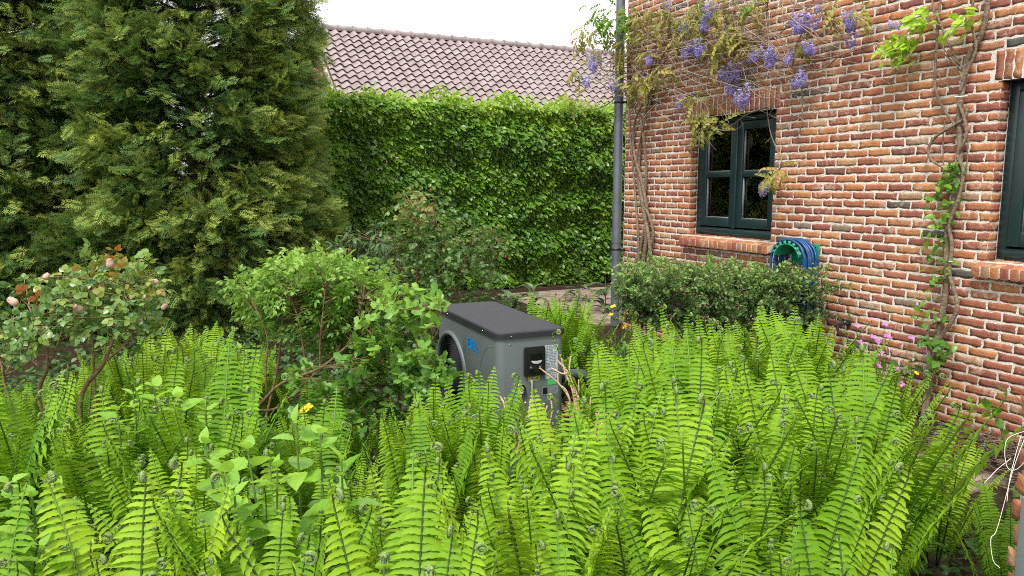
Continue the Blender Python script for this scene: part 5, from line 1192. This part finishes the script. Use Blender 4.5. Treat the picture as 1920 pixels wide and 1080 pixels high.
# ================================================================ BROAD LEAVED AND FLOWERING PLANTS
def broad_plant(label, stems, seed, size, ti=.5, tpl='broad'):
    rng = np.random.default_rng(seed); p0 = np.asarray(stems[0][0]); b = np.array([p0[0], p0[1], 0.0]); root = thing("hydrangea", label, "hydrangea", b); mb = MB(); lf = MB()
    for pts in stems:
        c = bez(np.asarray(pts)-b, 8); mb.tube(c, np.linspace(.0055, .003, len(c)), 6); n = len(c); a = rng.uniform(0, 3)
        for k, f in enumerate((.42, .58, .72, .85, .95, 1.0)):
            i = int(f*(n-1)); p = c[i]; a += pi/2+rng.normal(0, .15); 
            for sg in (0, pi):
                el = (-.05, .0, .12, .3, .6, .95)[k]+rng.normal(0, .15); d = np.array([[cos(a+sg)*cos(el), sin(a+sg)*cos(el), sin(el)]]); s_ = size*(.9, 1.05, 1.1, .95, .72, .45)[k]*rng.uniform(.85, 1.15)
                lf.stamp(LF[tpl], orient(d, np.array([[0, 0, 1.0]])+rng.normal(0, .22, (1, 3))), p[None], [s_], 0, [ti+.07*k+rng.normal(0, .08)])
    mb.build("stem", M['stemgreen'], root, smooth=True); lf.build("foliage", M['broad'], root)
def stemto(px, py, Y, dx=0.0): e = at(px, py, Y); return [np.array([e[0]+dx, e[1]+.03, 0]), np.array([e[0]+dx*.6, e[1]+.02, e[2]*.55]), e]
broad_plant("lime green broad leaved hydrangea shoots rising among the near ferns", [stemto(465, 845, 2.1, .05), stemto(420, 890, 2.0), stemto(385, 835, 2.2, .06), stemto(555, 795, 2.3), stemto(520, 880, 2.05, -.04), stemto(640, 865, 2.2), stemto(600, 815, 2.3), stemto(440, 930, 1.95)], 81, .125, .34)
broad_plant("young hydrangea with pale leaves between the rose stems and tall ferns", [stemto(250, 742, 2.85), stemto(290, 728, 2.9), stemto(335, 748, 2.8), stemto(220, 772, 2.75), stemto(385, 775, 2.8)], 82, .125, .38)
broad_plant("rounded dark hydrangea foliage in the near photo corner", [stemto(20, 905, 1.95), stemto(60, 935, 1.9), stemto(-20, 940, 1.9), stemto(100, 925, 2.0), stemto(30, 1000, 1.8), stemto(80, 1030, 1.75)], 83, .105, .25)
broad_plant("pale green hydrangea tips showing between the conifer foot and the ferns", [stemto(450, 655, 4.7), stemto(475, 690, 4.6), stemto(425, 665, 4.8)], 84, .13, .5)
# flowering plants
def flower(mb, p, size, rng, npet=4, mi=0, facing=(0, -.5, .8)):
    d0 = nrm(np.array(facing)+rng.normal(0, .25, 3)); a = nrm(np.cross(d0, [.3, .7, .1])); b_ = np.cross(d0, a); an = np.arange(npet)*2*pi/npet+rng.uniform(0, 3)
    d = np.cos(an)[:, None]*a+np.sin(an)[:, None]*b_+d0*.35; mb.stamp(leaf_ovate(3, .85, .1, .15, .6, stalk=.02), orient(d, np.tile(d0, (npet, 1))), np.tile(p, (npet, 1)), np.full(npet, size), mi, rng.uniform(.2, .9, npet))
def flowering(name, label, cat, base, heads, petm, size, npet, seed, leafn, lsize, spread, hgt, tint=.5, tpl='lobed', lm='currant'):
    rng = np.random.default_rng(seed); b = np.array([base[0], base[1], 0.0]); root = thing(name, label, cat, b); st = MB(); lf = MB()
    n = leafn; p = np.stack([rng.normal(0, spread[0], n), rng.normal(0, spread[1], n), rng.uniform(.05, hgt, n)], -1); d = rng.normal(0, .7, (n, 3))+Z_*.1
    lf.stamp(LF[tpl], orient(d, Z_+rng.normal(0, .35, (n, 3))), p, lsize*rng.uniform(.6, 1.25, n), 0, tint+rng.normal(0, .15, n)+.3*(p[:, 2]/hgt-.5))
    for i in range(0, n, 4): st.tube([(p[i][0]*.4, p[i][1]*.4, 0), (p[i][0]*.8, p[i][1]*.8, p[i][2]*.6), p[i]], [.003, .0025, .0015], 4, cap=False)
    for h in heads:
        q = np.asarray(h)-b; st.tube([(q[0]*.5, q[1]*.5, 0), (q[0]*.8, q[1]*.8, q[2]*.6), q], [.003, .0025, .0018], 4, cap=False); mb = MB(); flower(mb, np.zeros(3), size, rng, npet); o = mb.build("flower", petm, root); o.location = tuple(q)
    st.build("stem", M['stemgreen'], root); lf.build("foliage", M[lm], root)
flowering("poppy_plant", "clump of yellow flowers beside the brick path at the flat shrub's end", "flower", at(1175, 650, 6.1)*[1, 1, 0], [at(x, y, 6.1) for x, y in ((1150, 575), (1166, 598), (1185, 588), (1145, 590), (1190, 600), (1198, 618), (1172, 612))], M['petalY'], .030, 4, 91, 170, .055, (.16, .2), .38)
flowering("poppy_plant", "yellow flowers low down in front of the flat shrub's trunk", "flower", at(1385, 700, 5.5)*[1, 1, 0], [at(x, y, 5.5) for x, y in ((1368, 660), (1384, 652), (1416, 664), (1356, 672), (1362, 668))], M['petalY'], .030, 4, 92, 150, .055, (.2, .12), .34)
flowering("poppy_plant", "yellow flowers growing in the shade under the flat shrub", "flower", at(1255, 640, 6.2)*[1, 1, 0], [at(x, y, 6.0) for x, y in ((1257, 611), (1227, 572), (1292, 618), (1215, 640))], M['petalY'], .028, 4, 93, 170, .055, (.25, .15), .36)
flowering("poppy_plant", "single yellow flower in dark leaves beneath the currant bush", "flower", at(580, 800, 3.75)*[1, 1, 0], [at(578, 765, 3.7), at(570, 768, 3.7)], M['petalY'], .032, 4, 94, 90, .075, (.16, .12), .5, .35)
wb = hw(.78, .22, 0)
flowering("honesty_plant", "plant with small pink purple flowers at the wall foot by the climber", "flower", wb, [at(x, y, 5.15) for x, y in ((1606, 612), (1634, 599), (1659, 609), (1637, 632), (1662, 630), (1668, 634), (1645, 640), (1614, 642), (1652, 660), (1672, 660), (1648, 687), (1682, 693), (1708, 634), (1735, 660), (1757, 687), (1655, 718), (1690, 720), (1742, 706), (1704, 700), (1768, 712))], M['petalPink'], .026, 4, 95, 110, .10, (.26, .14), .42, .18, 'ovate', 'currant')
flowering("dandelion", "single yellow flower at the foot of the climber by the wall", "flower", hw(.62, .25, 0), [at(1718, 700, 5.0)], M['petalY'], .020, 8, 96, 10, .08, (.06, .05), .15, .3, 'ovate')
flowering("campion", "tiny pink flower low among the near ferns", "flower", at(1210, 1075, 2.0)*[1, 1, 0], [at(1209, 1066, 2.0), at(1198, 1072, 2.0)], M['petalPink'], .016, 5, 97, 14, .05, (.06, .05), .35, .4, 'ovate')
for k, (px, py, lab) in enumerate(((1000, 535, "grey green foxglove rosette at the hedge foot behind the heat pump"), (1085, 520, "tall leafy foxglove at the hedge foot near the path"), (1135, 530, "foxglove rosette beside the downpipe foot"), (960, 540, "small foxglove rosette at the hedge foot below the straggly rose"))):
    q = at(px, py, (9.6, 10.6, 9.7, 9.0)[k]); rng = np.random.default_rng(200+k); b = np.array([q[0], q[1], 0]); root = thing("foxglove", lab, "plant", b, group="leafy foxgloves at the hedge foot"); mb = MB(); n = 22; a = rng.uniform(0, 6.28, n); el = rng.uniform(.1, 1.1, n); z = rng.uniform(.03, (.35, .6, .4, .3)[k], n)
    d = np.stack([np.cos(a)*np.cos(el), np.sin(a)*np.cos(el), np.sin(el)], -1); mb.stamp(leaf_ovate(6, .36, .3, .55, .45), orient(d, np.tile(Z_, (n, 1))+d*-.2), np.c_[np.zeros((n, 2)), z], rng.uniform(.15, .27, n), 0, .62+rng.normal(0, .15, n)); mb.build("foliage", M['rhodo'], root)
    mb = MB(); mb.tube([(0, 0, 0), (.01, 0, .3), (.0, .01, (.4, .75, .45, .35)[k])], [.008, .006, .003], 6); mb.build("stem", M['stemgreen'], root)
# weed at the wall foot by the pier
root_b = gp(1885, 860, 0); root = thing("bramble_shoot", "thin green shoot with a few leaves leaning on the wall by the near pier", "plant", root_b); mb = MB(); rng = np.random.default_rng(9)
pts = [np.zeros(3)]+[at(px, py, 4.2)-root_b for px, py in ((1882, 830), (1874, 795), (1862, 775), (1850, 768))]; c = bez(pts, 6); mb.tube(c, np.linspace(.006, .003, len(c)), 6); mb.build("stem", M['stemgreen'], root)
mb = MB(); k = 12; ii = rng.integers(2, len(c), k); mb.stamp(LF['round'], orient(rng.normal(0, .7, (k, 3))+Z_*.2, Z_+rng.normal(0, .3, (k, 3))), c[ii], rng.uniform(.04, .09, k), 0, .4+rng.normal(0, .12, k))
mb.stamp(LF['round'], orient(np.array([[-.5, -.5, .1], [.5, -.6, .1], [-.8, -.1, .2]]), np.tile(Z_, (3, 1))), np.array([[-.05, 0, .08], [.03, -.02, .10], [-.1, 0, .03]]), [.13, .13, .11], 0, [.35, .4, .3]); mb.build("foliage", M['greenvine'], root)
# ================================================================ CUT STEMS, MULCH, LITTER, GROUND COVER
def sticks(name, label, base, paths, rr):
    b = np.array([base[0], base[1], 0.0]); root = thing(name, label, "cut stems", b); k = 0
    for p in paths:
        mb = MB(); c = bez(np.asarray(p)-b, 5); mb.tube(c, np.linspace(rr*1.1, rr*.85, len(c)), 7); mb.build("stem", M['deadstem'], root, smooth=True)
Yd = 3.66
sticks("cut_stump", "bleached cut stems sticking up against the control end of the heat pump", at(1070, 800, Yd), [[at(1085, 830, Yd), at(1072, 760, Yd), at(1050, 722, Yd), at(1012, 690, Yd-.02)], [at(1085, 830, Yd), at(1075, 740, Yd), at(1060, 700, Yd), at(1053, 672, Yd)], [at(1088, 830, Yd), at(1078, 740, Yd), at(1066, 700, Yd), at(1045, 676, Yd)], [at(1090, 830, Yd), at(1082, 740, Yd), at(1068, 700, Yd), at(1070, 668, Yd)], [at(1088, 830, Yd), at(1065, 740, Yd), at(1048, 720, Yd), at(1046, 700, Yd)], [at(1065, 700, Yd), at(1052, 700, Yd), at(1034, 690, Yd)], [at(1100, 840, Yd), at(1104, 780, Yd), at(1108, 745, Yd)], [at(1095, 840, Yd), at(1086, 770, Yd), at(1085, 712, Yd)]], .0048)
sticks("cut_stump", "row of short pale cut stems at the foot of the heat pump", at(930, 800, 3.5), [[at(x+rng.normal(0, 14), 850, 3.5+rng.normal(0, .04)), at(x+rng.normal(0, 7), 785+rng.normal(0, 9), 3.5+rng.normal(0, .04)), at(x, y+rng.uniform(0, 14), 3.5)] for x, y in ((885, 752), (893, 748), (903, 757), (938, 738), (946, 744), (955, 742), (962, 748), (977, 737), (985, 742), (995, 736), (1020, 744), (1032, 740), (1026, 748))], .0052)
sticks("cut_stump", "splintered pale stem stub among ferns right of the heat pump pipe", at(1130, 820, 3.3), [[at(1112, 860, 3.3), at(1118, 800, 3.3), at(1124, 772, 3.3)], [at(1118, 850, 3.3), at(1125, 800, 3.3), at(1140, 792, 3.3)], [at(1130, 870, 3.3), at(1128, 820, 3.3), at(1118, 775, 3.3)]], .006)
rng = np.random.default_rng(101); mb = MB(); n = 2600; c = gp(1120, 760); P = np.stack([rng.normal(c[0]+.1, .32, n), rng.normal(c[1]-.5, .55, n), rng.uniform(.004, .035, n)], -1)
mb.stamp((np.array([(-.5, -.5, 0), (.5, -.5, 0), (.4, .5, .15), (-.4, .5, .1)]), np.array([(0, 1, 2, 3)]), np.zeros(1)), orient(rng.normal(0, 1, (n, 3))*[1, 1, .25], Z_+rng.normal(0, .4, (n, 3))), P, np.stack([rng.uniform(.01, .025, n), rng.uniform(.025, .06, n), np.full(n, .02)], -1), 0, rng.uniform(0, 1, n))
tag(mb.build("bark_mulch", leafmat("bark_chip", [(0, (.10, .035, .02)), (.6, (.20, .075, .04)), (1, (.34, .17, .10))], .9, .02)), "red brown bark mulch around the heat pump pipe", "mulch", kind='stuff')
mb = MB(); n = 420; c = gp(1840, 865)
for _ in range(n):
    p = np.array([rng.normal(c[0]+.05, .28), rng.normal(c[1]+.1, .26), rng.uniform(.022, .06)]); a = rng.uniform(0, 6.28); l = rng.uniform(.04, .22); d = np.array([cos(a), sin(a), rng.normal(0, .08)])*l; mb.tube([p, p+d*.5+rng.normal(0, .006, 3), p+d], rng.uniform(.0012, .0035), 4, 0, cap=False)
tag(mb.build("twig_litter", pbr("old_twigs", (.14, .095, .065), .95, noise=.5, nscale=12)), "dead brown twigs and debris lying at the wall foot", "litter", kind='stuff')
mb = MB(); n = 21000; P = []
while len(P) < n:
    x, y = rng.uniform(-4.2, 2.9), rng.uniform(1.5, 10.5)
    if hloc(np.array([x, y, 0]))[1] < .02: continue
    q = np.array([x, y, 0])-PO; u_, v_ = q@np.array([cos(PA), sin(PA), 0]), q@np.array([-sin(PA), cos(PA), 0])
    if 0 < u_ < PWd and 0 < v_ < PLn: continue
    if x > .1 and y > 6.4+max(0, .6-x) and math.hypot(x-1.6, y-6.2) > .9: continue
    if math.hypot(x-.75, y-5.1) < .5 or (x > 2.2 and y > 3.6): continue
    if fbm(x*1.3, y*1.3, 12) < -.9: continue
    P.append((x, y, abs(rng.normal(0, .10))+.01))
P = np.array(P); k = rng.integers(0, 2, n)
for q, t_ in enumerate(('lobed', 'round')):
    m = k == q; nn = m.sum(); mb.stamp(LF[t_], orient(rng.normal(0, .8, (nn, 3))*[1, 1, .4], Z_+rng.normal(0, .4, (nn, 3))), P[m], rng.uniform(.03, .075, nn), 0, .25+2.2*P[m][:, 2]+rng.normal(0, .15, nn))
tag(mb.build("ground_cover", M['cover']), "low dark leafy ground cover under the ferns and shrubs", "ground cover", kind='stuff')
